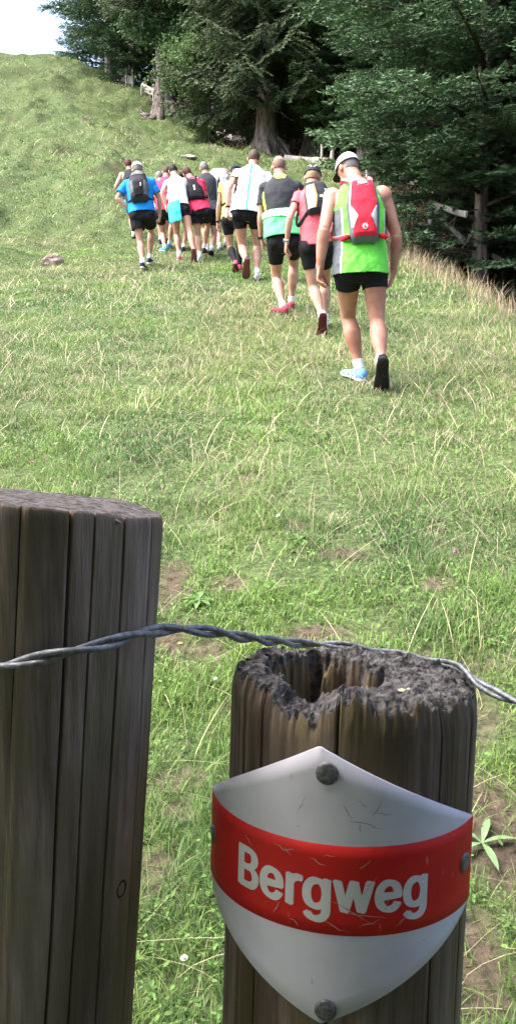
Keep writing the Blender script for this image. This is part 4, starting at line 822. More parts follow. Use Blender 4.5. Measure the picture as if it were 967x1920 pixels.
# exposed roots
def roots(parent_xy, specs, label, m=M_bark, r0=.16):
    ob = empty('x', (0, 0, 0)); bpy.data.objects.remove(ob)
    px_, py_ = parent_xy; mb = MB()
    for az, Lr, rad in specs:
        t = np.linspace(0, 1, 14); r_ = np.random.default_rng(int(az*100) % 997)
        x_ = px_+np.cos(az+.5*np.sin(t*3)*.6)*(.25+t*Lr); y_ = py_+np.sin(az+.5*np.sin(t*3)*.6)*(.25+t*Lr)
        x_ = x_+np.cumsum(r_.normal(0, .04, 14)); y_ = y_+np.cumsum(r_.normal(0, .04, 14))
        z_ = H(x_, y_)+rad*.5+.75*np.exp(-t*6)+.08*np.sin(t*9+az)*(1-t)
        mb.path(np.stack([x_, y_, z_], -1), rad*(1-.75*t)*(1+.2*np.sin(t*17+az)), 8)
    return mb
for tr, xy, sp_ in [(big, (.30, 33.0), [(3.3, 1.3, .15), (3.7, 1.2, .12), (4.1, 1.1, .10), (2.9, 1.5, .10), (4.6, 1.0, .12), (5.4, .9, .13), (3.5, 1.4, .10), (5.9, 1.3, .10)]), (lefts, (-4.0, 39.6), [(3.5, .8, .14), (3.2, 1.0, .11), (4.0, .9, .11), (5.0, 1.2, .13), (5.8, 1.5, .12)])]:
    V, a_, b_ = roots(xy, sp_, '').arrays()
    mwi = np.array((Matrix.Translation(tr.location) @ Matrix.Rotation(tr.rotation_euler[2], 4, 'Z') @ Matrix.Diagonal((*tr.scale, 1))).inverted())
    V = V@mwi[:3, :3].T+mwi[:3, 3]
    obj('roots', np_mesh('roots', V, [a_, b_], [M_bark]), tr)
# ------------------------------------------------------------------ people
def fabric(name, c, rough=.8, amt=.14):
    m = mat(name, c, rough, .15); c = np.array(c)
    vary(m, tuple(c*(1-amt)), tuple(np.minimum(c*(1+amt), 1)), 9, 5, bump=.15, bscale=14, dist=.02); return m
M_skin = mat('skin', (.52, .30, .215), .5, .35); vary(M_skin, (.44, .22, .16), (.55, .33, .24), 11, 6, bump=.12, bscale=60, dist=.004)
M_skinr = mat('flushed_skin', (.46, .23, .17), .5, .35); vary(M_skinr, (.38, .16, .115), (.48, .26, .19), 11, 6, bump=.12, bscale=60, dist=.004)
FB = {k: fabric('fabric_'+k, c) for k, c in dict(black=(.012, .012, .016), lime=(.16, .68, .085), grey=(.115, .135, .15), steelblue=(.13, .30, .55), pink=(.80, .10, .20), rose=(.72, .20, .25), white=(.80, .81, .84), teal=(.03, .42, .55), neon=(.62, .85, .12),
    charcoal=(.035, .038, .045), mint=(.15, .84, .28), palemint=(.50, .88, .66), blue=(.015, .22, .62), sky=(.06, .48, .68), red=(.62, .025, .05), yellow=(.72, .80, .16), maroon=(.30, .045, .075), navy=(.012, .02, .06), crimson=(.70, .045, .11), silver=(.42, .44, .46), palegrey=(.60, .62, .64), camo=(.24, .25, .25), coral=(.78, .12, .15), orange=(.75, .35, .05)).items()}
M_hair = {k: vary(mat('hair_'+k, c, .7), tuple(np.array(c)*.72), tuple(np.array(c)*1.3), 150, 4, bump=.4, bscale=260, dist=.004) for k, c in dict(brown=(.065, .038, .026), dark=(.014, .012, .014), grey=(.17, .16, .155), stubble=(.19, .12, .095), blond=(.30, .20, .11), auburn=(.07, .025, .022)).items()}
M_sole = {k: mat('sole_'+k, c, .8) for k, c in dict(black=(.012, .011, .011), red=(.30, .03, .03), darkred=(.10, .016, .02), brown=(.16, .05, .04), white=(.6, .6, .62)).items()}
M_eye = mat('eye_white', (.7, .7, .7), .2); M_lip = mat('lips', (.40, .14, .12), .5)
def V3(a): return np.array(a, float)
def ellipsoid(mb, c, ax, r, n=18):
    """ax three unit axes, r three radii"""
    ph = np.linspace(-PI/2, PI/2, n)[1:-1]
    C_ = np.array([c+ax[2]*r[2]*math.sin(p) for p in ph]); mb.tube(C_, ax[0], ax[1], np.cos(ph)*r[0], np.cos(ph)*r[1], n+6)
def limb(mb, A, B, prof, back, n=18, ext=0.0):
    """prof: (u, ra, rb, offset towards back)"""
    d = B-A; ln = np.linalg.norm(d); a_ = d/ln; bk = unit(back-a_*np.dot(back, a_)); sd = np.cross(a_, bk)
    pr = np.array(prof, float); uu = np.linspace(pr[0, 0], pr[-1, 0], 22)
    ra = np.interp(uu, pr[:, 0], pr[:, 1]); rb = np.interp(uu, pr[:, 0], pr[:, 2]); of = np.interp(uu, pr[:, 0], pr[:, 3])
    ker = np.array([.25, .5, .25])
    for arr in (ra, rb, of): arr[1:-1] = np.convolve(arr, ker, 'valid')
    C_ = A+d*uu[:, None]+bk*of[:, None]
    e0 = min(ra[0], rb[0])*.6; e1 = min(ra[-1], rb[-1])*.6
    C_ = np.vstack([C_[0]-a_*e0, C_, C_[-1]+a_*e1]); ra = np.concatenate([[ra[0]*.6], ra, [ra[-1]*.6]]); rb = np.concatenate([[rb[0]*.6], rb, [rb[-1]*.6]])
    mb.tube(C_, sd, bk, ra, rb, n)
def remesh(mb, vox, smooth=4, keep=None):
    V, a_, b_ = mb.arrays(); me = np_mesh('tmp', V, [a_, b_], [])
    o = bpy.data.objects.new('tmp', me); COL.objects.link(o)
    m = o.modifiers.new('r', 'REMESH'); m.mode = 'VOXEL'; m.voxel_size = vox; m.adaptivity = 0
    dg = bpy.context.evaluated_depsgraph_get(); m2 = bpy.data.meshes.new_from_object(o.evaluated_get(dg))
    bpy.data.objects.remove(o); bpy.data.meshes.remove(me)
    nv = len(m2.vertices); V = np.zeros(nv*3); m2.vertices.foreach_get('co', V); V = V.reshape(-1, 3)
    nf = len(m2.polygons); tot = np.zeros(nf, int); m2.polygons.foreach_get('loop_total', tot)
    li = np.zeros(len(m2.loops), int); m2.loops.foreach_get('vertex_index', li)
    ne = len(m2.edges); E = np.zeros(ne*2, int); m2.edges.foreach_get('vertices', E); E = E.reshape(-1, 2)
    st = np.concatenate([[0], np.cumsum(tot)[:-1]]); q = np.array([li[s_:s_+4] for s_ in st[tot == 4]]); tr = np.array([li[s_:s_+3] for s_ in st[tot == 3]]).reshape(-1, 3)
    bpy.data.meshes.remove(m2)
    deg = np.bincount(E.ravel(), minlength=nv)[:, None]+1e-9
    k = np.ones(nv) if keep is None else keep(V)
    for _ in range(smooth):
        acc = np.stack([np.bincount(E[:, 0], V[E[:, 1], c], nv)+np.bincount(E[:, 1], V[E[:, 0], c], nv) for c in range(3)], -1)/deg
        V = V+(acc-V)*(.6*k[:, None])
    return V, q, tr
def ik(A, B, l1, l2, pole):
    d = B-A; D = np.linalg.norm(d); D2 = min(D, (l1+l2)*.995)
    if D > (l1+l2)*1.02: print('  stretched limb', round(D, 3), round(l1+l2, 3))
    k = max(D/(l1+l2)/.995, 1.0); l1 *= k; l2 *= k; a_ = (l1*l1-l2*l2+D*D)/(2*D); h_ = math.sqrt(max(l1*l1-a_*a_, 1e-6))
    u = d/D; p = unit(pole-u*np.dot(pole, u)); return A+u*a_+p*h_
TORSO = np.array([(-.19, .085, .08, .0), (-.12, .145, .112, .012), (0, .170, .122, .020), (.13, .163, .116, .012), (.32, .148, .103, .0), (.5, .156, .110, .004), (.66, .170, .116, .010), (.78, .168, .108, .012), (.87, .140, .092, .010), (.94, .098, .074, .006), (1.0, .070, .066, 0), (1.06, .056, .060, 0)])
SHIRT = np.array([(-.50, .195, .150, .012), (-.3, .193, .155, .018), (-.1, .190, .155, .022), (0, .188, .152, .022), (.15, .182, .138, .014), (.32, .174, .130, .008), (.5, .176, .130, .008), (.66, .184, .130, .012), (.78, .180, .120, .013), (.87, .152, .103, .012), (.94, .112, .086, .008), (1.0, .083, .076, 0), (1.06, .072, .072, 0)])
class Fig: pass
def figure(s):
    f = Fig(); f.s = s; sc = s.get('H', 1.75)/1.75; f.sc = sc; D = s['D']; f.D = D
    pt = lambda p: P(p[0], p[1], D+(p[2] if len(p) > 2 else 0))
    f.pel = pt(s['pel']); f.neck = pt(s['neck']); f.head = pt(s['head'])
    f.side = unit(V3(s.get('side', (1, 0, 0)))); f.sside = unit(V3(s.get('sside', s.get('side', (1, 0, 0)))))
    f.ln = np.linalg.norm(f.neck-f.pel); f.bw = s.get('bw', 1)*sc; f.bd = s.get('bd', 1)*sc
    up = unit(f.neck-f.pel); fw = unit(np.cross(up, f.side)); fw = fw if fw[1] > 0 else -fw
    f.mid = (f.pel+f.neck)/2-fw*s.get('bulge', .035)*sc
    f.fw = fw; f.up = up
    return f
def spine(f, t):
    t = np.asarray(t, float)[..., None]; m = f.mid*2-(f.pel+f.neck)/2
    return f.pel*(1-t)**2+2*m*t*(1-t)+f.neck*t**2
def sp_frame(f, t):
    e = .01; T = spine(f, t+e)-spine(f, t-e); T = T/np.linalg.norm(T, axis=-1, keepdims=True)
    k = np.clip(np.asarray(t), 0, 1)[..., None]; S = f.side*(1-k)+f.sside*k; S = S-T*(S*T).sum(-1, keepdims=True); S /= np.linalg.norm(S, axis=-1, keepdims=True)
    B = np.cross(S, T); B = np.where(B[..., 1:2] > 0, -B, B); return T, S, B     # B towards the back (the camera)
def torso(f, mb, tab, t0, t1, inf=0.0):
    tt = np.linspace(t0, t1, 34); a_ = np.interp(tt, tab[:, 0], tab[:, 1])*f.bw+inf; b_ = np.interp(tt, tab[:, 0], tab[:, 2])*f.bd+inf; o_ = np.interp(tt, tab[:, 0], tab[:, 3])*f.sc
    T, S, B = sp_frame(f, tt); C_ = spine(f, tt)+B*o_[:, None]; mb.tube(C_, S, B, a_, b_, 32)
def tor_t(f, V):
    tt = np.linspace(-.6, 1.3, 130); C_ = spine(f, tt); d = np.stack([((V-c)**2).sum(1) for c in C_], 1)
    i = d.argmin(1); T, S, B = sp_frame(f, tt); r = V-C_[i]
    t = tt[i]; return t, (r*S[i]).sum(1), (r*B[i]).sum(1)
def seg(V, A, B):
    d = B-A; u = ((V-A)@d)/(d@d); return u, np.linalg.norm(V-(A+np.clip(u, 0, 1)[:, None]*d), axis=1)
THIGH = [(0, .086, .088, .004), (.15, .087, .090, .006), (.45, .074, .078, .004), (.8, .056, .060, .0), (1, .050, .054, .002)]
SHIN = [(0, .050, .053, .0), (.10, .050, .053, .007), (.30, .059, .064, .016), (.48, .052, .055, .011), (.75, .034, .037, .003), (1, .031, .036, .0)]
UARM = [(0, .056, .056, 0), (.2, .052, .054, 0), (.5, .045, .048, 0), (.85, .038, .038, 0), (1, .036, .038, 0)]
FARM = [(0, .037, .039, 0), (.2, .041, .042, 0), (.5, .036, .036, 0), (.85, .026, .024, 0), (1, .028, .021, 0)]
def sprof(p, k, add=0.0): return [(u, a*k+add, b*k+add, o*k) for u, a, b, o in p]
def pull(t): return t
def make_person(s):
    f = figure(s); sc = f.sc; vox = s.get('vox', .008); lk = s.get('lk', 1.0)*sc; ak = s.get('ak', 1.0)*sc
    hw = .088*f.bw
    f.hip = [f.pel-f.side*hw, f.pel+f.side*hw]
    tsh = .835; T, S, B = sp_frame(f, np.array(tsh)); c_ = spine(f, np.array(tsh)); swd = s.get('sw', .172)*f.bw*.955
    f.sh = [c_-S*swd+B*.004, c_+S*swd+B*.004]
    dsh = s.get('dsh', (0, 0)); f.sh = [f.sh[0]+f.up*dsh[0], f.sh[1]+f.up*dsh[1]]
    # feet
    f.ank = []; f.foot = []
    for L_ in s['legs']:
        px, py = L_['at']; y = L_.get('y') or hit(px, py, 3, 60)
        g = P(px, py, y); yaw = math.radians(L_.get('yaw', 0)); fd = unit(V3((math.sin(yaw), math.cos(yaw), .28*math.cos(yaw)))); un = unit(np.cross(np.cross(fd, [0, 0, 1.]), fd)) ; un = un if un[2] > 0 else -un
        fs = L_.get('fs', 1.0)*sc
        if L_.get('push') is None: ank = g+un*.085*fs; ff, fu = fd, un; heel = g-fd*.07*fs
        else:
            ph = math.radians(L_['push']); ff = unit(fd*math.cos(ph)-un*math.sin(ph)); fu = unit(fd*math.sin(ph)+un*math.cos(ph)); ank = g-ff*.175*fs+fu*.085*fs
        f.ank.append(ank); f.foot.append((ff, fu, fs))
    th_l, sh_l = s.get('thigh', .43)*sc, s.get('shin', .42)*sc
    f.knee = [ik(f.hip[i], f.ank[i], th_l, sh_l, V3(s['legs'][i].get('pole', (0.0, 1, .25)))) for i in (0, 1)]
    f.wr = []; f.el = []
    for i, A in enumerate(s['arms']):
        sg = -1 if i == 0 else 1; mxl = .55*sc*A.get('ext', .965)
        cand = [P(A['at'][0], A['at'][1], f.D+dy) for dy in np.linspace(-.3, .8, 111)]; dist = np.array([np.linalg.norm(c-f.sh[i]) for c in cand])
        pref = np.abs(np.linspace(-.3, .8, 111)-A['at'][2])+np.where(dist > mxl, 50*(dist-mxl), 0); w_ = cand[int(pref.argmin())]
        f.el.append(ik(f.sh[i], w_, .295*sc, .255*sc, V3(A.get('pole', (sg*.5, -.8, -.1))))); f.wr.append(w_)
    print(s['label'][:30], 'torso %.2f' % f.ln, 'legs', [round(float(np.linalg.norm(f.hip[i]-f.ank[i])), 2) for i in (0, 1)], 'arms', [round(float(np.linalg.norm(f.sh[i]-f.wr[i])), 2) for i in (0, 1)], 'D', round(f.D, 2))
    hu = unit(f.head-f.neck+V3(s.get('hup', (0, 0, .0)))); fd = V3(s.get('face', (0, 1, -.1))); fd = unit(fd-hu*fd.dot(hu)*.6); hu = unit(hu-fd*hu.dot(fd)); hs = unit(np.cross(fd, hu)); f.hd = (hs, fd, hu); hsz = s.get('hs', 1.0)*sc; f.hsz = hsz
    mb = MB(); torso(f, mb, TORSO, -.19, 1.05)
    T, S, B = sp_frame(f, np.array([0., .1]))
    for sg in (-1, 1):
        i = 0 if sg < 0 else 1
        ellipsoid(mb, f.hip[i]+B[0]*.042*sc-f.up*.012*sc, (S[0], B[0], f.up), (.080*f.bw, .088*f.bd, .10*sc))
        ellipsoid(mb, f.sh[i]-T[0]*0, (S[0], B[0], f.up), (.062*ak, .062*ak, .066*ak))
        bkk = -(f.knee[i]-(f.hip[i]+f.ank[i])/2)
        limb(mb, f.hip[i], f.knee[i], sprof(THIGH, lk), bkk); limb(mb, f.knee[i], f.ank[i]-0*f.up, sprof(SHIN, lk), bkk)
        ff, fu, fs = f.foot[i]
        mb.path([f.ank[i]-ff*.01*fs, f.ank[i]-fu*.045*fs+ff*.02*fs, f.ank[i]-fu*.055*fs+ff*.12*fs], [.036*fs, .036*fs, .026*fs], 12)
        ebk = unit(f.el[i]-(f.sh[i]+f.wr[i])/2)
        limb(mb, f.sh[i], f.el[i], sprof(UARM, ak), ebk); limb(mb, f.el[i], f.wr[i], sprof(FARM, ak), f.fw)
    mb.path([spine(f, np.array(.93)), f.neck*.6+f.head*.4-fd*.012, f.head-hu*.045*hsz-fd*.012*hsz], [.062*sc, .057*sc, .060*sc], 16)
    hc = f.head
    ellipsoid(mb, hc+hu*.012*hsz, (hs, fd, hu), (.074*hsz, .094*hsz, .105*hsz)); ellipsoid(mb, hc-hu*.055*hsz+fd*.028*hsz, (hs, fd, hu), (.054*hsz, .060*hsz, .060*hsz))
    ellipsoid(mb, hc+fd*.096*hsz-hu*.022*hsz, (hs, fd, hu), (.013*hsz, .020*hsz, .026*hsz), 10); ellipsoid(mb, hc+fd*.080*hsz+hu*.020*hsz, (hs, fd, hu), (.050*hsz, .016*hsz, .012*hsz), 10)
    for sg in (-1, 1): ellipsoid(mb, hc+hs*sg*.078*hsz-fd*.012*hsz-hu*.016*hsz, (hs, fd, hu), (.012*hsz, .019*hsz, .031*hsz), 10)
    # hands
    f.hand = []
    for i, A in enumerate(s['arms']):
        sg = -1 if i == 0 else 1
        fa = unit(f.wr[i]-f.el[i]); hd = unit(fa+V3(A.get('bend', (0, 0, -.25)))); wax = V3(A.get('thumb', (0, 1, 0.1))); wax = unit(wax-hd*wax.dot(hd)); nrm = np.cross(hd, wax); nrm = nrm if nrm[0]*sg < 0 else -nrm   # palm faces the thigh
        w_ = f.wr[i]; h_ = sc*A.get('hk', 1.0)
        C_ = np.array([w_-hd*.012*h_, w_+hd*.02*h_, w_+hd*.05*h_, w_+hd*.085*h_, w_+hd*.096*h_]); mb.tube(C_, wax, nrm, np.array([.027, .034, .042, .042, .034])*h_, np.array([.019, .019, .017, .014, .010])*h_, 16)
        curl = A.get('curl', .75)
        for k_, (o_, ln_) in enumerate([(.030, .072), (.010, .080), (-.011, .074), (-.031, .058)]):
            p0 = w_+hd*.078*h_+wax*o_*h_; p = [p0]; ang = .12+.1*k_
            for q_ in range(3):
                ang += curl*(.55 if q_ == 0 else .75); dd = hd*math.cos(ang)+nrm*math.sin(ang)+wax*o_*1.6; p.append(p[-1]+dd*ln_*h_*(.42, .33, .27)[q_])
            mb.path(p, np.array([.0098, .0094, .0086, .0072])*h_, 10)
        p0 = w_+hd*.022*h_+wax*.026*h_; mb.path([p0, p0+(hd*.55+wax*.62+nrm*.35)*.040*h_, p0+(hd*.95+wax*.75+nrm*.6)*.060*h_, p0+(hd*1.35+wax*.7+nrm*.9)*.068*h_], np.array([.014, .0125, .011, .0085])*h_, 10)
        f.hand.append((w_, hd, wax, nrm))
    if s.get('hair_bun'): pass
    def keep(V):
        k = np.ones(len(V))
        for w_, hd, _, _ in f.hand: k = np.where(((V-w_)@hd > .03) & (np.linalg.norm(V-w_, axis=1) < .22), .25, k)
        return np.where(np.linalg.norm(V-hc, axis=1) < .14, .35, k)
    V, q, tr = remesh(mb, vox*.8, 5 if vox < .007 else 3, keep)
    nrm_ = np.zeros_like(V); fn_ = np.cross(V[q[:, 1]]-V[q[:, 0]], V[q[:, 2]]-V[q[:, 0]])
    for c_i in range(4):
        for ax_i in range(3): nrm_[:, ax_i] += np.bincount(q[:, c_i], fn_[:, ax_i], len(V))
    nrm_ /= np.linalg.norm(nrm_, axis=1)[:, None]+1e-12
    tt, lat, bk = tor_t(f, V); inn = np.zeros(len(V))
    gs, gt = s['shorts'], s['shirt']
    for i in (0, 1):
        u_, d_ = seg(V, f.hip[i], f.knee[i]); inn = np.maximum(inn, ss(gs['hem']-.01, gs['hem']-.10, u_)*(d_ < .13*sc)*(tt < .15))
        if gt.get('sleeve', .55) > 0:
            u_, d_ = seg(V, f.sh[i], f.el[i]); inn = np.maximum(inn, ss(gt.get('sleeve', .55)-.02, gt.get('sleeve', .55)-.12, u_)*(d_ < .085*sc)*(tt < .93))
    if gt.get('sleeve', .55) > 0: inn = np.maximum(inn, (np.sqrt((lat/(.185*f.bw))**2+(bk/(.14*f.bd))**2) < 1.05)*ss(.95, .90, tt)*(tt > -.05))
    else: inn = np.maximum(inn, (np.abs(lat) < .09)*ss(.93, .88, tt)*(tt > -.05)); inn = np.maximum(inn, (np.sqrt((lat/(.185*f.bw))**2+(bk/(.14*f.bd))**2) < 1.05)*ss(.6, .52, tt)*(tt > -.05))
    V = V-nrm_*(inn*.014*sc)[:, None]
    og = V3(f.ank[0]); og = V3(((f.ank[0]+f.ank[1])/2)[0:2].tolist()+[0.]); og[2] = Hs(og[0], og[1])
    f.og = og
    body = obj('person', np_mesh('person', V-og, [q, tr], [M_skinr if s.get('flush') else M_skin]), loc=og)
    tag(body, s['label'], 'person', 'hikers climbing the pasture'); f.body = body
    add = lambda nm, mbx, m: mbx.build(nm, m, body, off=og)
    for sg in (-1, 1):
        mb = MB(); ellipsoid(mb, hc+hs*sg*.030*hsz+fd*.083*hsz+hu*.006*hsz, (hs, fd, hu), (.012*hsz, .009*hsz, .008*hsz), 10); add('eye', mb, M_eye)
    mb = MB(); ellipsoid(mb, hc+fd*.086*hsz-hu*.062*hsz, (hs, fd, hu), (.022*hsz, .006*hsz, .006*hsz), 10); add('mouth', mb, M_lip)
    # shorts
    g = s['shorts']; inf = g.get('inf', .006)*sc; mb = MB(); torso(f, mb, TORSO, -.19, .42, inf+.003)
    for i in (0, 1):
        bkk = -(f.knee[i]-(f.hip[i]+f.ank[i])/2); e = g.get('flare', 0)*sc
        ellipsoid(mb, f.hip[i]+B[0]*.042*sc-f.up*.012*sc, (S[0], B[0], f.up), (.080*f.bw+inf, .088*f.bd+inf, .10*sc+inf))
        limb(mb, f.hip[i], f.knee[i], [(u, a*lk+inf+e*u/g['hem'], b*lk+inf+e*u/g['hem'], o*lk) for u, a, b, o in THIGH], bkk, 22)
    V, q, tr = remesh(mb, vox, 4)
    tt, lat, bk = tor_t(f, V); u0, d0 = seg(V, f.hip[0], f.knee[0]); u1, d1 = seg(V, f.hip[1], f.knee[1])
    ok = ~(((d0 < d1) & (u0 > g['hem'])) | ((d1 <= d0) & (u1 > g['hem']))) & (tt < g.get('waist', .2))
    V = V+wrinkle(V, .004*sc if not e else .008*sc)
    e0_ = f.knee[0]-f.hip[0]; e1_ = f.knee[1]-f.hip[1]; us = np.where(d0 < d1, u0, u1); es = np.where((d0 < d1)[:, None], e0_, e1_)
    snap = np.where((np.abs(us-g['hem'])*.43 < .013)[:, None] & (tt < .1)[:, None], (g['hem']-us)[:, None]*es, 0)
    so = shell('shorts', V, q, tr, ok, [FB[g['col']]]+[FB[c] for c in g.get('cols', [])], body, og, g.get('pat'), (tt, lat, bk, f), snap=snap)
    # shirt
    g = s['shirt']; mb = MB(); tab = SHIRT.copy(); inf = g.get('inf', .0)*sc; torso(f, mb, tab, g['hem']-.12, 1.05, inf); sl = g.get('sleeve', .55)
    if sl > 0:
        for i in (0, 1):
            ebk = unit(f.el[i]-(f.sh[i]+f.wr[i])/2); ellipsoid(mb, f.sh[i], (S[0], B[0], f.up), (.066*ak, .068*ak, .066*ak)); limb(mb, f.sh[i], f.sh[i]+(f.el[i]-f.sh[i])*(sl+.12), sprof([(0, .061, .062, 0), (.5, .060, .062, 0), (1, .062, .066, 0)], ak, g.get('sinf', 0)), ebk)
    V, q, tr = remesh(mb, vox, 5); tt, lat, bk = tor_t(f, V)
    rr = np.sqrt((lat/(np.interp(tt, tab[:, 0], tab[:, 1])*f.bw))**2+(bk/(np.interp(tt, tab[:, 0], tab[:, 2])*f.bd))**2)
    ua = np.minimum(*[np.where((seg(V, f.sh[i], f.el[i])[1] < .10*ak) & (rr > 1.03), -seg(V, f.sh[i], f.el[i])[0], 9) for i in (0, 1)]); armu = np.where(ua < 9, -ua, -1)
    hemv = g['hem']+g.get('hemc', 0)*np.clip(-bk/.1, -1, 1)+g.get('hemt', 0)*lat/.18
    ok = (tt > hemv) & (tt < .985)
    if sl > 0: ok &= ~(armu > sl)
    else: ok &= ~((tt > .60) & (np.abs(lat) > (np.interp(tt, [.60, .68, .78, .90, 1.0], [.185, .155, .132, .118, .10])*f.bw)))
    V = V+wrinkle(V, g.get('wr', .007)*sc)
    snap = np.where((np.abs(tt-hemv)*f.ln < .014)[:, None] & (armu < 0)[:, None], (hemv-tt)[:, None]*f.ln*f.up, 0)
    if sl > 0:
        for i in (0, 1): ux, dx_ = seg(V, f.sh[i], f.el[i]); snap = np.where(((np.abs(ux-sl)*.3 < .014) & (dx_ < .1*ak) & (rr > 1.03))[:, None], (sl-ux)[:, None]*(f.el[i]-f.sh[i]), snap)
    shell('shirt', V, q, tr, ok, [FB[c] for c in g['cols']], body, og, g.get('pat'), (tt, lat, bk, f, armu), snap=snap)
    # socks and shoes
    for i, L_ in enumerate(s['legs']):
        ff, fu, fs = f.foot[i]; K, A = f.knee[i], f.ank[i]; bkk = -(K-(f.hip[i]+A)/2)
        u0 = L_.get('sock', .86)
        if u0 < 1:
            pr = [(u, a+.0035, b+.0035, o) for u, a, b, o in sprof(SHIN, lk) if u > u0]; a0 = [np.interp(u0, [p[0] for p in SHIN], [p[j]*lk for p in SHIN]) for j in (1, 2, 3)]
            mb = MB(); limb(mb, K, A, [(u0, a0[0]+.0035, a0[1]+.0035, a0[2])]+pr, bkk); add('sock', mb, FB[L_.get('sockc', 'white')])
        up_, so_c = L_.get('shoe', ('white', 'black'))
        X_ = np.array([-.088, -.080, -.055, -.02, .02, .06, .10, .14, .17, .19, .198]); W_ = np.array([.014, .028, .035, .036, .037, .041, .046, .047, .040, .027, .012])*fs; T_ = np.array([.050, .072, .086, .088, .080, .064, .050, .043, .036, .028, .020])*fs
        o_ = A-fu*.085*fs; C_ = o_+ff[None]*(X_*fs)[:, None]+fu*(T_*.5+.008*fs)[:, None]
        sd = np.cross(ff, fu); mb = MB(); mb.tube(C_, sd, fu, W_, T_*.5, 20)
        V_, a_, b_ = mb.arrays(); sh_o = obj('shoe', np_mesh('shoe', V_-og, [a_, b_], [FB[up_]]), body)
        mb = MB(); n = 20; lift = np.array([.006, .002, 0, 0, .004, .003, 0, 0, .003, .010, .018])*fs
        mb.tube(o_+ff[None]*(X_*1.03*fs)[:, None]+fu*(lift+.010*fs)[:, None], sd, fu, W_*1.10+.002, np.array([.010, .014, .015, .014, .012, .012, .013, .012, .011, .009, .006])*fs, 20)
        obj('sole', (lambda a: np_mesh('sole', a[0]-og, [a[1], a[2]], [M_sole[so_c]]))(mb.arrays()), sh_o)
        if L_.get('accent'):
            for k_ in (.0, .05, .10):
                mb = MB(); wv = np.interp(k_, X_, W_)
                for sg in (-1, 1):
                    mb = MB(); mb.path([o_+ff*(k_-.025)*fs+sd*sg*(wv+.001)+fu*.016*fs, o_+ff*(k_+.018)*fs+sd*sg*wv*.93+fu*.050*fs], [.007*fs]*2, 6)
                    V_, a_, b_ = mb.arrays(); obj('stripe', np_mesh('stripe', V_-og, [a_, b_], [FB[L_['accent']]]), sh_o)
    # hair and cap
    hr = s.get('hair')
    def hsph(sx, sy, sz, cen, ok_fn, m, nm, n=40, nz=.0):
        u_ = np.linspace(0, 2*PI, n*2, endpoint=False); v_ = np.linspace(-PI/2+.02, PI/2, n); Ug, Vg = np.meshgrid(u_, v_, indexing='ij')
        x_ = np.cos(Vg)*np.cos(Ug); y_ = np.cos(Vg)*np.sin(Ug); z_ = np.sin(Vg); k_ = 1+nz*(fbm(Ug*5, Vg*7, 5, 3)-.5)
        Q = cen+hs*(x_*sx*k_)[..., None]+fd*(y_*sy*k_)[..., None]+hu*(z_*sz*k_)[..., None]
        okv = ok_fn(x_, y_, z_); nn, mm = x_.shape; id_ = np.arange(nn*mm).reshape(nn, mm); i2 = np.roll(id_, -1, 0)
        fcs = np.stack([id_[:, :-1], i2[:, :-1], i2[:, 1:], id_[:, 1:]], -1).reshape(-1, 4); fcs = fcs[okv.reshape(-1)[fcs].all(1)]
        ob = obj(nm, np_mesh(nm, Q.reshape(-1, 3)-og, [fcs], [m]), body)
        md = ob.modifiers.new('thick', 'SOLIDIFY'); md.thickness = .006*hsz; md.offset = -1; return ob
    if hr:
        kd = s.get('hairfit', 'short'); c0 = hc+hu*.012*hsz
        if kd == 'bald': hsph(.0765*hsz, .0965*hsz, .107*hsz, c0, lambda x, y, z: (z < .42) & (z > -.42-.25*np.maximum(-y, 0)) & (y < .35) & ~((np.abs(x) > .8) & (z < -.15)), M_hair[hr], 'hair')
        else: hsph(.080*hsz, .101*hsz, .112*hsz, c0, lambda x, y, z: ((z > .30) | ((y < -.02) & (z > -.42-.30*np.maximum(-y, 0)))) & ~((y > .55) & (z < .62)), M_hair[hr], 'hair', nz=.10)
        if kd == 'tail':
            mb = MB(); b_ = hc-fd*.10*hsz; mb.path([b_+hu*.01, b_-fd*.03-hu*.04, b_-fd*.02-hu*.10, b_-fd*.01-hu*.15], [.018, .026, .020, .006], 12); add('ponytail', mb, M_hair[hr])
    cp = s.get('cap')
    if cp:
        c0 = hc+hu*.018*hsz; cm = FB[cp['col']]
        co = hsph(.088*hsz, .110*hsz, .112*hsz, c0, lambda x, y, z: z > .10, cm, 'cap', nz=.03)
        bdm = FB[cp.get('band', cp['col'])]
        t_ = np.linspace(0, 2*PI, 40); zz = .16
        mb = MB(); rr_ = math.cos(math.asin(zz)); mb.tube(c0+hu*0+0*t_[:2, None]+hu*(np.array([.02, .26])*.112*hsz)[:, None], hs, fd, .0895*hsz*np.array([1, .97]), .1115*hsz*np.array([1, .97]), 40, cap=False)
        Vb, fb, _ = mb.arrays(); obj('band', np_mesh('band', Vb-og, [fb], [bdm]), co)
        bd_ = V3(cp['brim']) if 'brim' in cp else fd; bd_ = unit(bd_-hu*bd_.dot(hu)); bs = np.cross(bd_, hu)
        g_u = np.linspace(-1, 1, 17); g_v = np.linspace(0, 1, 8); Q = []
        for v_ in g_v:
            for u_ in g_u:
                an = u_*.95; ex = v_*.070*hsz*math.cos(u_*1.35)**.8 if abs(u_) < 1 else 0
                ex = v_*.075*hsz*max(0, 1-u_*u_)**.5
                rad_ = 1; p_ = c0+hu*(.012-.012*v_-.020*(u_**2))*hsz+bs*math.sin(an)*.088*hsz*1.0+bd_*(math.cos(an)*.104*hsz+ex); Q.append(p_)
        id_ = np.arange(17*8).reshape(8, 17); fq = np.stack([id_[:-1, :-1], id_[:-1, 1:], id_[1:, 1:], id_[1:, :-1]], -1).reshape(-1, 4)
        br = obj('brim', np_mesh('brim', np.array(Q)-og, [fq], [FB[cp.get('brimc', cp['col'])]]), co); md = br.modifiers.new('t', 'SOLIDIFY'); md.thickness = .003
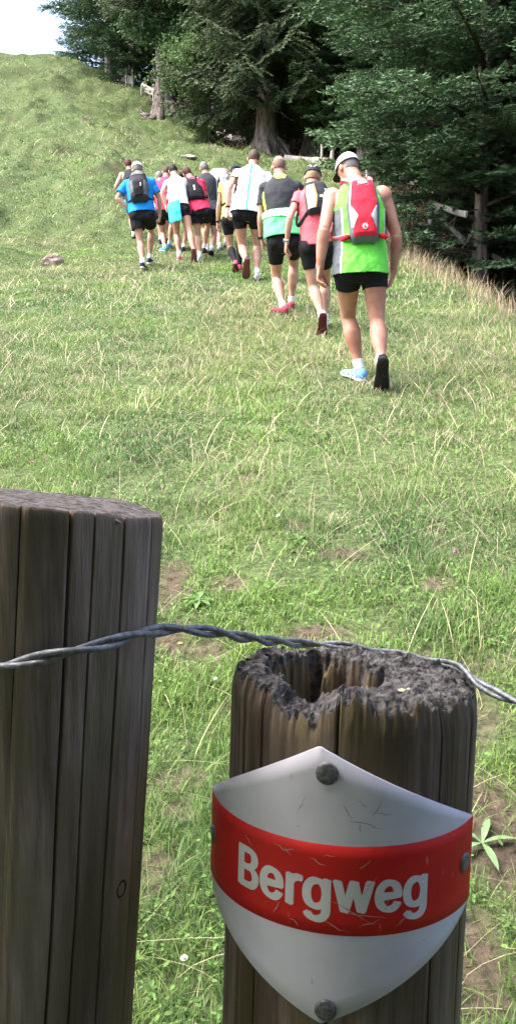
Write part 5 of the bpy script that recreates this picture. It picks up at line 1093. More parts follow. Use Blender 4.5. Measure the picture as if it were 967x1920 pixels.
        for k_ in cp.get('marks', []):
            mb = MB(); tt_ = np.linspace(k_[2], k_[3], 8); pts = [c0+(-fd*math.cos(z_)*math.cos(k_[0]+(k_[1]-k_[0])*q_/7)*.1125+hs*math.cos(z_)*math.sin(k_[0]+(k_[1]-k_[0])*q_/7)*.090+hu*math.sin(z_)*.1145)*hsz for q_, z_ in enumerate(tt_)]
            mb.path(pts, .0055*hsz, 6); V_, a_, b_ = mb.arrays(); obj('stripe', np_mesh('stripe', V_-og, [a_, b_], [FB[k_[4]]]), co)
    for i, c_ in s.get('watch', []):
        w_, hd, wax, nrm = f.hand[i]; mb = MB(); c0 = w_-hd*.028; mb.tube([c0-hd*.011, c0+hd*.011], wax, nrm, .031*ak, .027*ak, 20); mb.path([c0-nrm*.024, c0-nrm*.034], [.017, .016], 14)
        add('wristwatch', mb, FB[c_])
    return f
def wrinkle(V, a_):
    n = np.stack([fbm(V[:, 2]*14+V[:, 0]*5, V[:, 0]*9-V[:, 1]*4, 3, 3)-.5, fbm(V[:, 2]*17-V[:, 0]*6, V[:, 0]*12+V[:, 1]*5, 8, 3)-.5, 0*V[:, 0]], -1)
    fo = fbm(V[:, 0]*24+V[:, 2]*9, V[:, 2]*5-V[:, 0]*3, 13, 2)-.5; fo2 = fbm(V[:, 0]*15-V[:, 2]*14, V[:, 2]*6, 23, 2)-.5
    n[:, 1] += 1.1*fo+.9*fo2; return n*a_*1.25
def shell(nm, V, q, tr, ok, mats, body, og, pat, ctx, thick=.005, snap=None):
    fs = []
    for f_ in (q, tr):
        if len(f_): fs.append(f_[ok[f_].all(1)])
    mi = None
    if pat is not None:
        mi = []
        for f_ in fs:
            c = [x[f_].mean(1) if isinstance(x, np.ndarray) else x for x in ctx]; mi.append(pat(*c))
        mi = np.concatenate(mi).astype(int)
    if snap is not None:
        E = []
        for f_ in fs: E += [np.sort(f_[:, [a, (a+1) % f_.shape[1]]], 1) for a in range(f_.shape[1])]
        E = np.vstack(E); key, cnt = np.unique(E[:, 0]*10000000+E[:, 1], return_counts=True); bnd = np.unique(np.concatenate([key[cnt == 1]//10000000, key[cnt == 1] % 10000000])); V = V.copy(); V[bnd] += snap[bnd]
    used = np.unique(np.concatenate([f_.ravel() for f_ in fs])); rm = -np.ones(len(V), int); rm[used] = np.arange(len(used))
    o = obj(nm, np_mesh(nm, V[used]-og, [rm[f_] for f_ in fs], mats, mi), body)
    md = o.modifiers.new('thick', 'SOLIDIFY'); md.thickness = thick; md.offset = -1; return o
def wrap(f, nm, t0, t1, l0, l1, m, inf, side=1, ok_fn=None, back=True):
    """a cloth strip lying over the shirt's back: grid in t and lateral angle"""
    tt = np.linspace(t0, t1, 24); an = np.linspace(l0, l1, 50); T, S, B = sp_frame(f, tt); C_ = spine(f, tt)
    a_ = np.interp(tt, SHIRT[:, 0], SHIRT[:, 1])*f.bw+inf; b_ = np.interp(tt, SHIRT[:, 0], SHIRT[:, 2])*f.bd+inf; o_ = np.interp(tt, SHIRT[:, 0], SHIRT[:, 3])*f.sc
    Q = (C_+B*o_[:, None])[:, None]+S[:, None]*(np.sin(an)[None, :, None]*a_[:, None, None])+B[:, None]*(np.cos(an)[None, :, None]*b_[:, None, None])
    Q = Q+wrinkle(Q.reshape(-1, 3), .010*f.sc).reshape(Q.shape)
    id_ = np.arange(24*50).reshape(24, 50); fq = np.stack([id_[:-1, :-1], id_[:-1, 1:], id_[1:, 1:], id_[1:, :-1]], -1).reshape(-1, 4)
    if ok_fn is not None:
        Tg, Ag = np.meshgrid(tt, an, indexing='ij'); okv = ok_fn(Tg, Ag).ravel(); fq = fq[okv[fq].all(1)]
    o = obj(nm, np_mesh(nm, Q.reshape(-1, 3)-f.og, [fq], [m]), f.body); md = o.modifiers.new('t', 'SOLIDIFY'); md.thickness = .008; md.offset = 0; return o
def backpack(f, label, t0, t1, W, Dp, main, panels, top=.75, bot=.85, lat=0.0, strapc='charcoal', belt=None, sq=3.0, cat='backpack', nm='backpack', tilt=0.0):
    """rucksack lying on the back; panels: (name, colour, inside(u,v), lift)"""
    sc = f.sc; p0 = spine(f, np.array(t0)); p1 = spine(f, np.array(t1)); up = unit(p1-p0); S = unit(f.sside-up*f.sside.dot(up)); S = unit(S+up*tilt); B = np.cross(S, up); B = B if B[1] < 0 else -B
    off = max(np.interp(t, SHIRT[:, 0], SHIRT[:, 2]+SHIRT[:, 3])*f.bd for t in (t0, (t0+t1)/2, t1))-.028
    tm = spine(f, np.array((t0+t1)/2)); o = p0+(B*off)+S*lat; Ln = np.linalg.norm(p1-p0)
    o = o+B*max(0, (tm-(p0+p1)/2)@B)
    def surf(u, v, lift=0.0):
        u = np.asarray(u, float); v = np.asarray(v, float)
        wv = W*.5*np.interp(v, [0, .04, .12, .3, .6, .85, .95, 1], [bot*.72, bot*.88, bot, bot*1.03, 1, top*1.05, top*.92, top*.6])
        dv = Dp*np.interp(v, [0, .03, .10, .3, .6, .85, .96, 1], [.30, .62, .88, 1, .92, .72, .48, .22])
        return o+S*(wv*u)[..., None]+up*(v*Ln)[..., None]+B*(dv*np.clip(1-np.abs(u)**sq, 0, 1)**(1/2.2)+lift)[..., None]
    ug = np.sin(np.linspace(-PI/2, PI/2, 41)); vg = np.concatenate([[0, .01, .025, .05], np.linspace(.08, .92, 30), [.95, .975, .99, 1]])
    root = empty(nm, o); tag(root, label, cat, 'rucksacks on the hikers')
    def grid(u_, v_, lift, fn=None):
        Ug, Vg = np.meshgrid(u_, v_, indexing='ij'); Q = surf(Ug, Vg, lift); id_ = np.arange(Ug.size).reshape(Ug.shape)
        fq = np.stack([id_[:-1, :-1], id_[1:, :-1], id_[1:, 1:], id_[:-1, 1:]], -1).reshape(-1, 4)
        if fn is not None:
            okv = fn(Ug, Vg).ravel(); fq = fq[okv[fq].all(1)]
        return Q.reshape(-1, 3), fq, id_
    Q, fq, id_ = grid(ug, vg, 0)
    e = np.concatenate([id_[:, 0], id_[-1, 1:], id_[::-1, -1][1:], id_[0, ::-1][1:-1]]); Vb = np.vstack([Q, [o+up*Ln*.5]]); ft = np.array([(e[i], e[(i+1) % len(e)], len(Q)) for i in range(len(e))])
    obj('pack_body', np_mesh('pack_body', Vb+wrinkle(Vb, .004)-o, [fq, ft], [FB[main]]), root)
    uf = np.sin(np.linspace(-PI/2, PI/2, 90)); vf = np.linspace(0, 1, 110)
    for pn, c_, fn, lift in panels:
        Q, fq, _ = grid(uf, vf, lift, fn)
        if len(fq) == 0: continue
        ob = obj(pn, np_mesh(pn, Q+wrinkle(Q, .004)-o, [fq], [FB[c_]]), root); md = ob.modifiers.new('t', 'SOLIDIFY'); md.thickness = .003; md.offset = -1
    for sg in (-1, 1):
        T, S2_, B2 = sp_frame(f, np.array([.75, .93, .97, .80, .55, .3])); C_ = spine(f, np.array([.75, .93, .97, .80, .55, .3])); b_ = f.bd; a_ = f.bw
        pts = [o+up*Ln*.97+S*sg*W*.25+B*.02, C_[1]+S2_[1]*sg*.085*a_+B2[1]*.105*b_, C_[2]+S2_[2]*sg*.095*a_+B2[2]*.02*b_+T[2]*.03, C_[3]+S2_[3]*sg*.11*a_-B2[3]*.125*b_, C_[4]+S2_[4]*sg*.165*a_-B2[4]*.10*b_, C_[5]+S2_[5]*sg*.185*a_+B2[5]*.03*b_, o+up*Ln*.12+S*sg*W*.4+B*.015]
        pc = spl(np.array(pts), 8); Tn = np.gradient(pc, axis=0); ctr = spine(f, np.array(.7)); Nn = pc-ctr; Tn /= np.linalg.norm(Tn, axis=1)[:, None]; Nn -= Tn*(Nn*Tn).sum(1)[:, None]; Nn /= np.linalg.norm(Nn, axis=1)[:, None]
        mb = MB(); mb.tube(pc, np.cross(Tn, Nn), Nn, .019*sc, .006*sc, 10); mb.build('strap', FB[strapc], root, off=o)
        if belt:
            mb = MB(); q_ = [o+up*Ln*.10+S*sg*W*.44+B*.02, o+up*Ln*.10+S*sg*(W*.53)+B*.02, o+up*Ln*.10+S*sg*(W*.5+.028)+B*.0, o+up*Ln*.12+S*sg*(W*.5+.045)-B*.05]; mb.path(q_, [.012, .022, .017, .006], 14); mb.build('belt_wing', FB[belt], root, off=o)
    return root, surf, (S, up, B, o)
# ---- 1 man in lime vest
PEOPLE = []
def pat_vest(t, lat, bk, f, armu):
    an = np.abs(np.arctan2(lat/(.19*f.bw), bk/(.15*f.bd)))
    r = np.zeros(len(t)); lim = np.where(lat < 0, .78, 1.12); r[(an > lim) & (t < .60)] = 1; r[(np.abs(an-lim) < .035) & (t < .6)] = 2
    r[(t > .90)] = 3
    edge = np.interp(t, [.60, .68, .78, .90, 1.0], [.185, .155, .132, .118, .10])*f.bw; r[(t > .62) & (np.abs(lat) > edge-.010) & (t <= .97)] = 1
    return r
D1 = hit(672, 716)
m1 = make_person(dict(label='grey-capped man in a sleeveless lime and grey vest, last of the line', D=D1-.12, H=1.84, vox=.006, flush=True, bw=1.03, bd=1.05, ak=1.12, hs=.92,
    pel=(675, 499, 0), neck=(667, 347, .16), head=(652, 317, .27), hup=(0, 0, .05), face=(-.55, 1, -.35), side=(1, .03, 0), sside=(1, -.04, -.01), sw=.175, thigh=.385, shin=.375, lk=1.06, dsh=(0, 0),
    legs=[dict(at=(670, 713), yaw=-26, shoe=('steelblue', 'white'), accent='white', pole=(-.22, 1, .2), sock=.84), dict(at=(714, 737), push=74, yaw=4, shoe=('black', 'black'), pole=(.08, 1, .1), sock=.86)],
    arms=[dict(at=(599, 503, -.02), pole=(-.25, -.9, -.1), thumb=(.25, 1, 0), curl=.6), dict(at=(736, 513, .02), pole=(.9, -.5, 0), bend=(-.25, .05, -.2), thumb=(.3, 1, 0), curl=.75)],
    shorts=dict(col='black', hem=.40), shirt=dict(cols=['lime', 'grey', 'palegrey', 'rose'], hem=-.10, sleeve=0, pat=pat_vest, wr=.010),
    hair='grey', hairfit='bald', cap=dict(col='palegrey', band='silver', brimc='charcoal')))
tri = lambda u, v, cx, cy, w_, h_: (v > cy) & (v < cy+h_) & (np.abs(u-cx) < w_*(1-(v-cy)/h_))
backpack(m1, 'slim red hydration rucksack with pale side wedges, on the lime vest', .13, .89, .236, .105, 'grey',
    [('front_panel', 'red', lambda u, v: (np.abs(u) < .80) & (v > .05) & (v < .955) & ~((v > .86) & (np.abs(u) < .42-.0*(v))), .004),
     ('side_wedge', 'silver', lambda u, v: (u < -.38-.42*np.abs(v-.34)/.2) & (u > -.80) & (v > .16) & (v < .55), .008), ('side_wedge', 'silver', lambda u, v: (u > .38+.42*np.abs(v-.34)/.2) & (u < .80) & (v > .16) & (v < .55), .008),
     ('collar_patch', 'silver', lambda u, v: (np.abs(u) < .36) & (v > .875) & (v < .93), .006), ('emblem', 'white', lambda u, v: tri(u, v, 0, .865, .20, .08), .010),
     ('round_emblem', 'silver', lambda u, v: (u/.22)**2+((v-.175)/.052)**2 < 1, .008), ('round_emblem_mark', 'red', lambda u, v: tri(u, v, 0, .155, .11, .045), .011),
     ('seam', 'palegrey', lambda u, v: (np.abs(u+.84) < .05) & (v > .2) & (v < .93), .004)], top=.80, bot=.90, strapc='rose', belt='red', lat=.020)
# ---- 2 woman in pink
D2 = hit(603, 632)
m2 = make_person(dict(label='woman in pink shirt and black cap just ahead of the lime vest', D=D2+.10, H=1.64, vox=.0065, bw=.98, bd=1.0, ak=.9, lk=1.02,
    pel=(592, 460, 0), neck=(584, 352, .12), head=(586, 333, .17), face=(.1, 1, -.3), side=(1, .1, 0), sw=.155, thigh=.42, shin=.41,
    legs=[dict(at=(603, 632), push=70, yaw=0, shoe=('palegrey', 'darkred'), pole=(-.1, 1, .1), sock=.85), dict(at=(609, 616), yaw=10, shoe=('palegrey', 'red'), pole=(.1, 1, .2), sock=.85)],
    arms=[dict(at=(537, 457, -.02), pole=(-.3, -.9, 0), curl=.35), dict(at=(634, 452, .15), pole=(.6, -.5, 0))],
    shorts=dict(col='black', hem=.55), shirt=dict(cols=['coral'], hem=-.02, hemt=-.0, sleeve=.42, inf=-.012), hair='blond', hairfit='short',
    cap=dict(col='charcoal', marks=[(-.55, -.12, .75, .25, 'white'), (.55, .12, .75, .25, 'white')]), watch=[(0, 'silver')]))
backpack(m2, 'small grey and black rucksack with an orange seam, on the pink shirt', .38, .97, .225, .10, 'charcoal',
    [('side_panel', 'silver', lambda u, v: (u < -.12-.55*np.abs(v-.45)) & (u > -.95) & (v > .1) & (v < .82), .004), ('seam', 'orange', lambda u, v: (np.abs(u+.10+.55*np.abs(v-.45)) < .055) & (v > .1) & (v < .85), .006),
     ('side_panel', 'silver', lambda u, v: (u > .62) & (v > .12) & (v < .7), .004), ('emblem', 'palegrey', lambda u, v: ((u-.25)/.17)**2+((v-.42)/.045)**2 < 1, .007)], top=.86, bot=.92, belt=None, lat=.012)
# ---- 3 bald man
D3 = hit(527, 595)
def pat3(t, lat, bk, f, armu):
    r = np.zeros(len(t)); an = np.arctan2(lat/(.19*f.bw), bk/(.15*f.bd))
    r[(t > .885) & (np.abs(lat) < .045+.3*np.maximum(t-.885, 0)) & (bk > -.02)] = 1; r[(np.abs(an) > 1.15) & (t < .78) & (t > .3)] = 1
    r[(np.abs(an) > 1.22) & (t < .8) & (armu < 0) & (t > .3)] = 1; r[armu > .05] = 0
    return r
m3 = make_person(dict(label='bald man in a black shirt with a green jacket tied round his waist', D=D3+.12, H=1.72, vox=.0065, bw=1.10, bd=1.08, ak=1.0, lk=1.06,
    pel=(533, 452, 0), neck=(524, 334, .16), head=(523, 313, .20), face=(.0, 1, -.2), side=(1, 0, 0), sw=.165, thigh=.42, shin=.42,
    legs=[dict(at=(528, 590), yaw=-35, shoe=('maroon', 'black'), pole=(-.15, 1, .2), sock=.86), dict(at=(545, 580), yaw=-10, shoe=('maroon', 'black'), pole=(.1, 1, .2), sock=.88)],
    arms=[dict(at=(490, 450, -.02), pole=(-.4, -.8, 0), bend=(.25, .1, -.2), curl=.4), dict(at=(572, 447, .1), pole=(.5, -.6, 0))],
    shorts=dict(col='black', hem=.56), shirt=dict(cols=['charcoal', 'neon'], hem=.10, sleeve=.62, pat=pat3), hair='stubble', hairfit='bald', watch=[(0, 'black')]))
wrap(m3, 'tied_jacket', .04, .40, -1.75, 1.75, FB['mint'], .016)
wrap(m3, 'jacket_fold', .24, .40, -1.7, 1.7, FB['palemint'], .026, ok_fn=lambda t, a: (t < .39-.02*a) & (t > .28-.03*a))
# ---- 4 tall man in white
D4 = hit(482, 526)
def pat4(t, lat, bk, f, armu):
    r = np.zeros(len(t)); w_ = np.interp(t, [0, .7, .93, 1], [.010, .009, .016, .03])*f.bw; r[(np.abs(lat+.004) < w_) & (bk > 0)] = 1; return r
m4 = make_person(dict(label='tall brown-haired man in a white shirt with a teal stripe down the back', D=D4-.05, H=1.90, vox=.008, bw=1.12, bd=1.05, ak=1.05,
    pel=(463, 399, 0), neck=(474, 317, .20), head=(476, 298, .27), face=(.05, 1, -.5), side=(1, 0, 0), sw=.172, thigh=.43, shin=.43,
    legs=[dict(at=(461, 521), y=D4-.22, push=66, yaw=-6, shoe=('charcoal', 'brown'), pole=(-.1, 1, .1), sock=.86), dict(at=(482, 526), yaw=0, shoe=('silver', 'black'), pole=(.05, 1, .2), sock=.86)],
    arms=[dict(at=(427, 392, -.05), pole=(-.5, -.7, 0), curl=.5), dict(at=(507, 400, .12), pole=(.5, -.6, 0))],
    shorts=dict(col='black', hem=.42), shirt=dict(cols=['white', 'teal'], hem=-.03, sleeve=.42, pat=pat4, inf=.008, hemc=0.0), hair='brown', watch=[(0, 'black')]))
# ---- 5 person in yellow with knee sock
D5 = hit(442, 512)
def pat5(t, lat, bk, f, armu):
    r = np.zeros(len(t)); r[(np.abs(lat) > .10) & (t < .9)] = 0; r[(np.abs(lat) < .10*f.bw)] = 1; return r
m5 = make_person(dict(label='person in a navy cap and yellow shirt with a black knee sock and pink shoes', D=D5+.05, H=1.70, vox=.009,
    pel=(436, 412, 0), neck=(438, 337, .20), head=(441, 325, .28), face=(.1, 1, -.5), side=(1, 0, 0),
    legs=[dict(at=(442, 512), push=35, yaw=0, shoe=('pink', 'brown'), pole=(-.15, 1, .1), sock=.12, sockc='black'), dict(at=(449, 507), yaw=0, shoe=('pink', 'brown'), pole=(.1, 1, .2), sock=.12, sockc='black')],
    arms=[dict(at=(408, 419, -.05), pole=(-.5, -.7, 0), curl=.4), dict(at=(466, 415, .1), pole=(.5, -.6, 0))],
    shorts=dict(col='black', hem=.50), shirt=dict(cols=['yellow', 'white'], hem=-.02, sleeve=.38, pat=pat5, inf=-.01), hair='dark', cap=dict(col='navy'), watch=[(0, 'black')]))
backpack(m5, 'narrow grey rucksack on the yellow shirt', .22, .80, .20, .09, 'silver', [('front_panel', 'palegrey', lambda u, v: (np.abs(u) < .5) & (v > .1) & (v < .85), .004)], top=.8, bot=.8)
# ---- 6 dark shirt, grey hair
D6 = hit(397, 480)
def pat6(t, lat, bk, f, armu):
    r = np.zeros(len(t)); an = np.abs(np.arctan2(lat/(.19*f.bw), bk/(.15*f.bd))); r[(np.abs(an-1.15) < .10) & (t > .3)] = 1; r[(t < .22) & (bk > 0)] = 2; return r
m6 = make_person(dict(label='grey-haired man in a black shirt with thin white piping', D=D6+.05, H=1.74, vox=.009, bw=1.08,
    pel=(391, 397, 0), neck=(386, 328, .12), head=(383, 316, .16), face=(-.1, 1, -.2), side=(1, 0, 0),
    legs=[dict(at=(388, 474), y=D6+.35, yaw=0, shoe=('palegrey', 'black'), pole=(-.1, 1, .2)), dict(at=(397, 482), yaw=0, push=25, shoe=('silver', 'black'), pole=(.1, 1, .2))],
    arms=[dict(at=(371, 396, .1), pole=(-.5, -.6, 0)), dict(at=(409, 398, .05), pole=(.5, -.6, 0))],
    shorts=dict(col='black', hem=.55), shirt=dict(cols=['charcoal', 'palegrey', 'grey'], hem=.0, sleeve=.5, pat=pat6), hair='grey'))
# ---- 7 crimson shirt with drawstring bag
D7 = hit(375, 487)
m7 = make_person(dict(label='brown-haired man in a crimson T-shirt carrying a black drawstring bag', D=D7+.05, H=1.68, vox=.009,
    pel=(377, 397, 0), neck=(358, 337, .20), head=(351, 325, .26), face=(-.2, 1, -.4), side=(1, 0, 0), sside=(1, 0, -.1),
    legs=[dict(at=(374, 488), yaw=-5, shoe=('palegrey', 'white'), pole=(-.1, 1, .2), accent='blue'), dict(at=(383, 474), y=D7+.45, yaw=0, shoe=('charcoal', 'black'), pole=(.1, 1, .2))],
    arms=[dict(at=(346, 398, .2), pole=(-.3, -.6, 0)), dict(at=(393, 401, -.03), pole=(.9, -.4, 0), curl=.6)],
    shorts=dict(col='black', hem=.50, inf=.014, flare=.015), shirt=dict(cols=['crimson'], hem=-.02, sleeve=.52), hair='auburn'))
backpack(m7, 'black drawstring bag hanging on the crimson shirt', .20, .86, .27, .08, 'black', [('emblem', 'palegrey', lambda u, v: (np.abs(u+.05-.4*(v-.5)) < .12) & (v > .35) & (v < .6), .004)], top=.55, bot=1.0, lat=-.01, cat='drawstring bag', nm='drawstring_bag', tilt=-.25, strapc='black')
# ---- 8 woman in white, blue cloth at the waist
D8 = hit(336, 488)
m8 = make_person(dict(label='dark-haired woman in a white T-shirt with a light blue cloth at her waist', D=D8-.05, H=1.66, vox=.009, bw=1.0,
    pel=(337, 394, 0), neck=(328, 333, .24), head=(325, 320, .31), face=(0, 1, -.5), side=(1, 0, 0), sw=.16, lk=1.02, ak=.9,
    legs=[dict(at=(336, 488), yaw=0, shoe=('rose', 'white'), pole=(-.1, 1, .2)), dict(at=(364, 495), y=D8-.35, push=78, yaw=0, shoe=('rose', 'brown'), pole=(.1, 1, .1), sock=.97)],
    arms=[dict(at=(311, 388, -.02), pole=(-.5, -.7, 0), curl=.6), dict(at=(364, 405, .05), pole=(.8, -.4, 0), curl=.4)],
    shorts=dict(col='black', hem=.34), shirt=dict(cols=['white'], hem=.08, sleeve=.42, inf=-.004), hair='dark'))
wrap(m8, 'waist_cloth', -.34, .16, -1.5, .12, FB['sky'], .012, ok_fn=lambda t, a: t > -.34+.05*np.sin(a*3))
# ---- 9 pink shirt behind
D9 = hit(309, 472)
m9 = make_person(dict(label='person in a pink shirt and dark shorts half hidden behind the white T-shirt', D=D9, H=1.70, vox=.010,
    pel=(309, 397, 0), neck=(311, 335, .18), head=(313, 323, .24), face=(0, 1, -.3), side=(1, 0, 0),
    legs=[dict(at=(308, 472), yaw=-25, shoe=('sky', 'white'), pole=(-.1, 1, .2)), dict(at=(318, 466), y=D9+.35, yaw=0, shoe=('blue', 'black'), pole=(.1, 1, .2))],
    arms=[dict(at=(297, 396, .2), pole=(-.2, -.6, 0)), dict(at=(329, 396, .1), pole=(.5, -.6, 0))],
    shorts=dict(col='black', hem=.52, inf=.012), shirt=dict(cols=['crimson'], hem=-.02, sleeve=.5, inf=-.004), hair='auburn'))
# ---- 10 blue shirt
D10 = hit(272, 506)
m10 = make_person(dict(label='white-capped man in a bright blue T-shirt, left hand at his pocket', D=D10+.05, H=1.72, vox=.008, bw=1.08, bd=1.05,
    pel=(267, 402, 0), neck=(260, 332, .18), head=(258, 318, .24), face=(-.05, 1, -.35), side=(1, 0, 0), sw=.18,
    legs=[dict(at=(272, 506), yaw=3, push=12, shoe=('navy', 'white'), pole=(-.1, 1, .2), sock=.82), dict(at=(281, 494), y=D10+.45, yaw=0, shoe=('navy', 'white'), pole=(.05, 1, .2))],
    arms=[dict(at=(244, 393, .08), pole=(-1, -.3, -.2), bend=(.3, 0, -.1), curl=.8), dict(at=(300, 405, -.02), pole=(.9, -.5, 0), curl=.6, bend=(-.15, 0, -.2))],
    shorts=dict(col='black', hem=.56, inf=.018, flare=.020), shirt=dict(cols=['blue'], hem=.02, sleeve=.68, inf=.010, sinf=.012), hair='grey', hairfit='short', cap=dict(col='white')))
backpack(m10, 'black hiking rucksack with grey side pockets, on the blue T-shirt', .14, .93, .31, .17, 'charcoal',
    [('side_pocket', 'grey', lambda u, v: (u < -.52) & (v > .2) & (v < .62) & (u < -.3-.9*np.abs(v-.4)), .006), ('side_pocket', 'grey', lambda u, v: (u > .60) & (v > .12) & (v < .60), .006),
     ('top_lid', 'grey', lambda u, v: (v > .80) & (np.abs(u) < .7), .006), ('front_pocket', 'black', lambda u, v: (np.abs(u) < .45) & (v < .55) & (v > .08), .012),
     ('emblem', 'white', lambda u, v: ((u-.05)/.16)**2+((v-.885)/.02)**2 < 1, .010), ('emblem', 'white', lambda u, v: (np.abs(u-.30) < .05) & (np.abs(v-.42) < .07), .015)], top=.80, bot=.88, belt=None)
# ---- 11 black tank top
m11 = make_person(dict(label='person in a black tank top ahead of the white-capped man', D=hit(251, 446)-.1, H=1.70, vox=.010,
    pel=(247, 378, 0), neck=(243, 320, .10), head=(241, 309, .14), face=(.1, 1, -.2), side=(1, .2, 0),
    legs=[dict(at=(251, 446), yaw=0, shoe=('silver', 'black'), pole=(-.1, 1, .2)), dict(at=(258, 440), yaw=0, shoe=('silver', 'black'), pole=(.1, 1, .2))],
    arms=[dict(at=(233, 368, .1), pole=(-.6, -.5, 0)), dict(at=(264, 372, .1), pole=(.5, -.6, 0))],
    shorts=dict(col='sky', hem=.5, inf=.012), shirt=dict(cols=['charcoal'], hem=-.05, sleeve=0), hair='auburn', hairfit='short'))
# ---- 12 bent person under the mottled grey rucksack
m12 = make_person(dict(label='person bent forward under a mottled grey rucksack', D=16.9, H=1.70, vox=.010,
    pel=(418, 398, 0), neck=(411, 339, .42), head=(413, 333, .56), face=(0, 1, -.8), side=(1, 0, 0), bulge=.06,
    legs=[dict(at=(411, 470), yaw=0, shoe=('silver', 'black'), pole=(-.1, 1, .2)), dict(at=(422, 462), yaw=0, shoe=('silver', 'black'), pole=(.1, 1, .2))],
    arms=[dict(at=(404, 392, .3), pole=(-.4, -.3, 0)), dict(at=(430, 392, .3), pole=(.4, -.3, 0))],
    shorts=dict(col='black', hem=.5), shirt=dict(cols=['navy'], hem=-.02, sleeve=.5), hair='dark'))
M_camo = FB['camo']; vary(M_camo, (.13, .135, .14), (.42, .42, .41), 26, 6, lo=.44, hi=.56)
backpack(m12, 'bulky mottled grey rucksack with a pink patch on the bent walker', .30, 1.12, .42, .20, 'camo', [('patch', 'rose', lambda u, v: (np.abs(u-.62) < .16) & (np.abs(v-.80) < .10), .006)], top=.9, bot=.95)
# ---- 13 grey-haired walker mostly hidden
m13 = make_person(dict(label='grey-haired walker almost hidden left of the pink shirt', D=18.0, H=1.68, vox=.011,
    pel=(303, 392, 0), neck=(300, 340, .15), head=(299, 332, .2), face=(0, 1, -.2), side=(1, 0, 0),
    legs=[dict(at=(301, 457), yaw=0, shoe=('navy', 'black')), dict(at=(343, 471), y=17.6, yaw=0, shoe=('navy', 'black'))] if False else [dict(at=(301, 457), yaw=0, shoe=('navy', 'black')), dict(at=(309, 452), yaw=0, shoe=('navy', 'black'))],
    arms=[dict(at=(293, 385, .1), pole=(-.2, -.6, 0)), dict(at=(315, 387, .1), pole=(.5, -.6, 0))],
    shorts=dict(col='black', hem=.5), shirt=dict(cols=['white'], hem=-.02, sleeve=.5, inf=-.01), hair='grey'))
# ---- 14 walker ahead whose leg and blue shoe show between the others
m14 = make_person(dict(label='walker ahead of the white T-shirt, only a leg and a blue shoe showing', D=hit(344, 472)-.1, H=1.66, vox=.011,
    pel=(339, 396, 0), neck=(336, 343, .2), head=(337, 334, .3), face=(0, 1, -.4), side=(1, 0, 0),
    legs=[dict(at=(334, 466), yaw=0, shoe=('blue', 'black'), pole=(-.1, 1, .2)), dict(at=(344, 472), yaw=0, shoe=('navy', 'black'), pole=(.1, 1, .2))],
    arms=[dict(at=(328, 390, .2), pole=(-.3, -.6, 0)), dict(at=(352, 390, .2), pole=(.3, -.6, 0))],
    shorts=dict(col='black', hem=.5), shirt=dict(cols=['navy'], hem=-.02, sleeve=.5, inf=-.01), hair='dark'))
# ------------------------------------------------------------------ old rail fence along the forest edge
M_rail = wood('grey_rail_wood', (.26, .245, .225), (.42, .40, .375), (.60, .58, .55), (.24, .25, .20))
def fence(label, posts, rails, cat_='fence', group='broken rail fences along the forest edge'):
    x_, y_, d_ = posts[0][0], posts[0][1], posts[0][4] if posts else 30
    o = P(*( (posts[0][0], posts[0][1], posts[0][4]) )); root = empty('rail_fence', o); tag(root, label, cat_, group)
    for (x0, y0, x1, y1, d, w_) in posts:
        a, b = P(x0, y0, d), P(x1, y1, d); b = b-(a-b)*0+unit(b-a)*.35
        mb = MB(); t = np.linspace(0, 1, 8)[:, None]; c = a+(b-a)*t; c[:, 0] += .012*np.sin(t[:, 0]*7+x0)
        mb.path(c, w_*(.85+.2*np.linspace(0, 1, 8)), 7); mb.build('post', M_rail, root, smooth=False, off=o)
    for (x0, y0, d0, x1, y1, d1, h_) in rails:
        a, b = P(x0, y0, d0), P(x1, y1, d1); n = 9; t = np.linspace(0, 1, n)[:, None]; c = a+(b-a)*t; c[:, 2] += -.02*np.sin(t[:, 0]*PI)+.006*np.sin(t[:, 0]*11+x0)
        ax_ = unit(b-a); upv = unit(np.cross(np.cross(ax_, [0, 0, 1.]), ax_)); upv = upv if upv[2] > 0 else -upv; sd = np.cross(ax_, upv)
        mb = MB(); mb.tube(c, upv, sd, h_*(1+.06*np.sin(np.arange(n)*2.1+y0)), h_*.38, 8); mb.build('rail', M_rail, root, smooth=False, off=o)
fence('two thin stakes with pale rails against the sky gap at the skyline', [(237, 128, 237, 158, 44.5, .045), (249, 131, 249, 164, 44, .045)], [(222, 138, 46, 251, 148, 44, .10), (222, 146, 46, 251, 156, 44, .09)])
fence('pale sagging rail on short stakes left of the maple', [(266, 160, 266, 187, 42, .05), (289, 158, 289, 190, 41.5, .08), (280, 170, 283, 188, 41.8, .04)], [(266, 160, 42.2, 290, 172, 41.4, .12), (268, 167, 42.2, 287, 176, 41.5, .08)])
fence('low crooked rail left of the exposed roots', [(422, 244, 417, 270, 37, .06), (448, 257, 447, 270, 36.2, .05), (457, 260, 456, 270, 35.8, .05)], [(406, 252, 37.3, 463, 262, 35.5, .11)])
fence('grey rails with upright posts between the big spruce and the pale cap', [(516, 270, 515, 296, 34.5, .05), (603, 271, 601, 318, 29, .05), (625, 268, 620, 318, 28.6, .075)], [(514, 273, 34.6, 541, 278, 33.5, .12), (533, 296, 31, 613, 302, 29, .10)])
fence('single thin grey post behind the right shoulder of the lime vest', [(688, 306, 688, 345, 24, .04)], [])
fence('weathered boards half under the fir boughs on the right', [(808, 378, 806, 402, 17.2, .05), (826, 408, 845, 428, 16.6, .05)],
      [(738, 326, 19.5, 784, 344, 18.2, .06), (806, 380, 17.2, 874, 402, 15.6, .055), (922, 478, 17.0, 990, 512, 16.0, .04)])
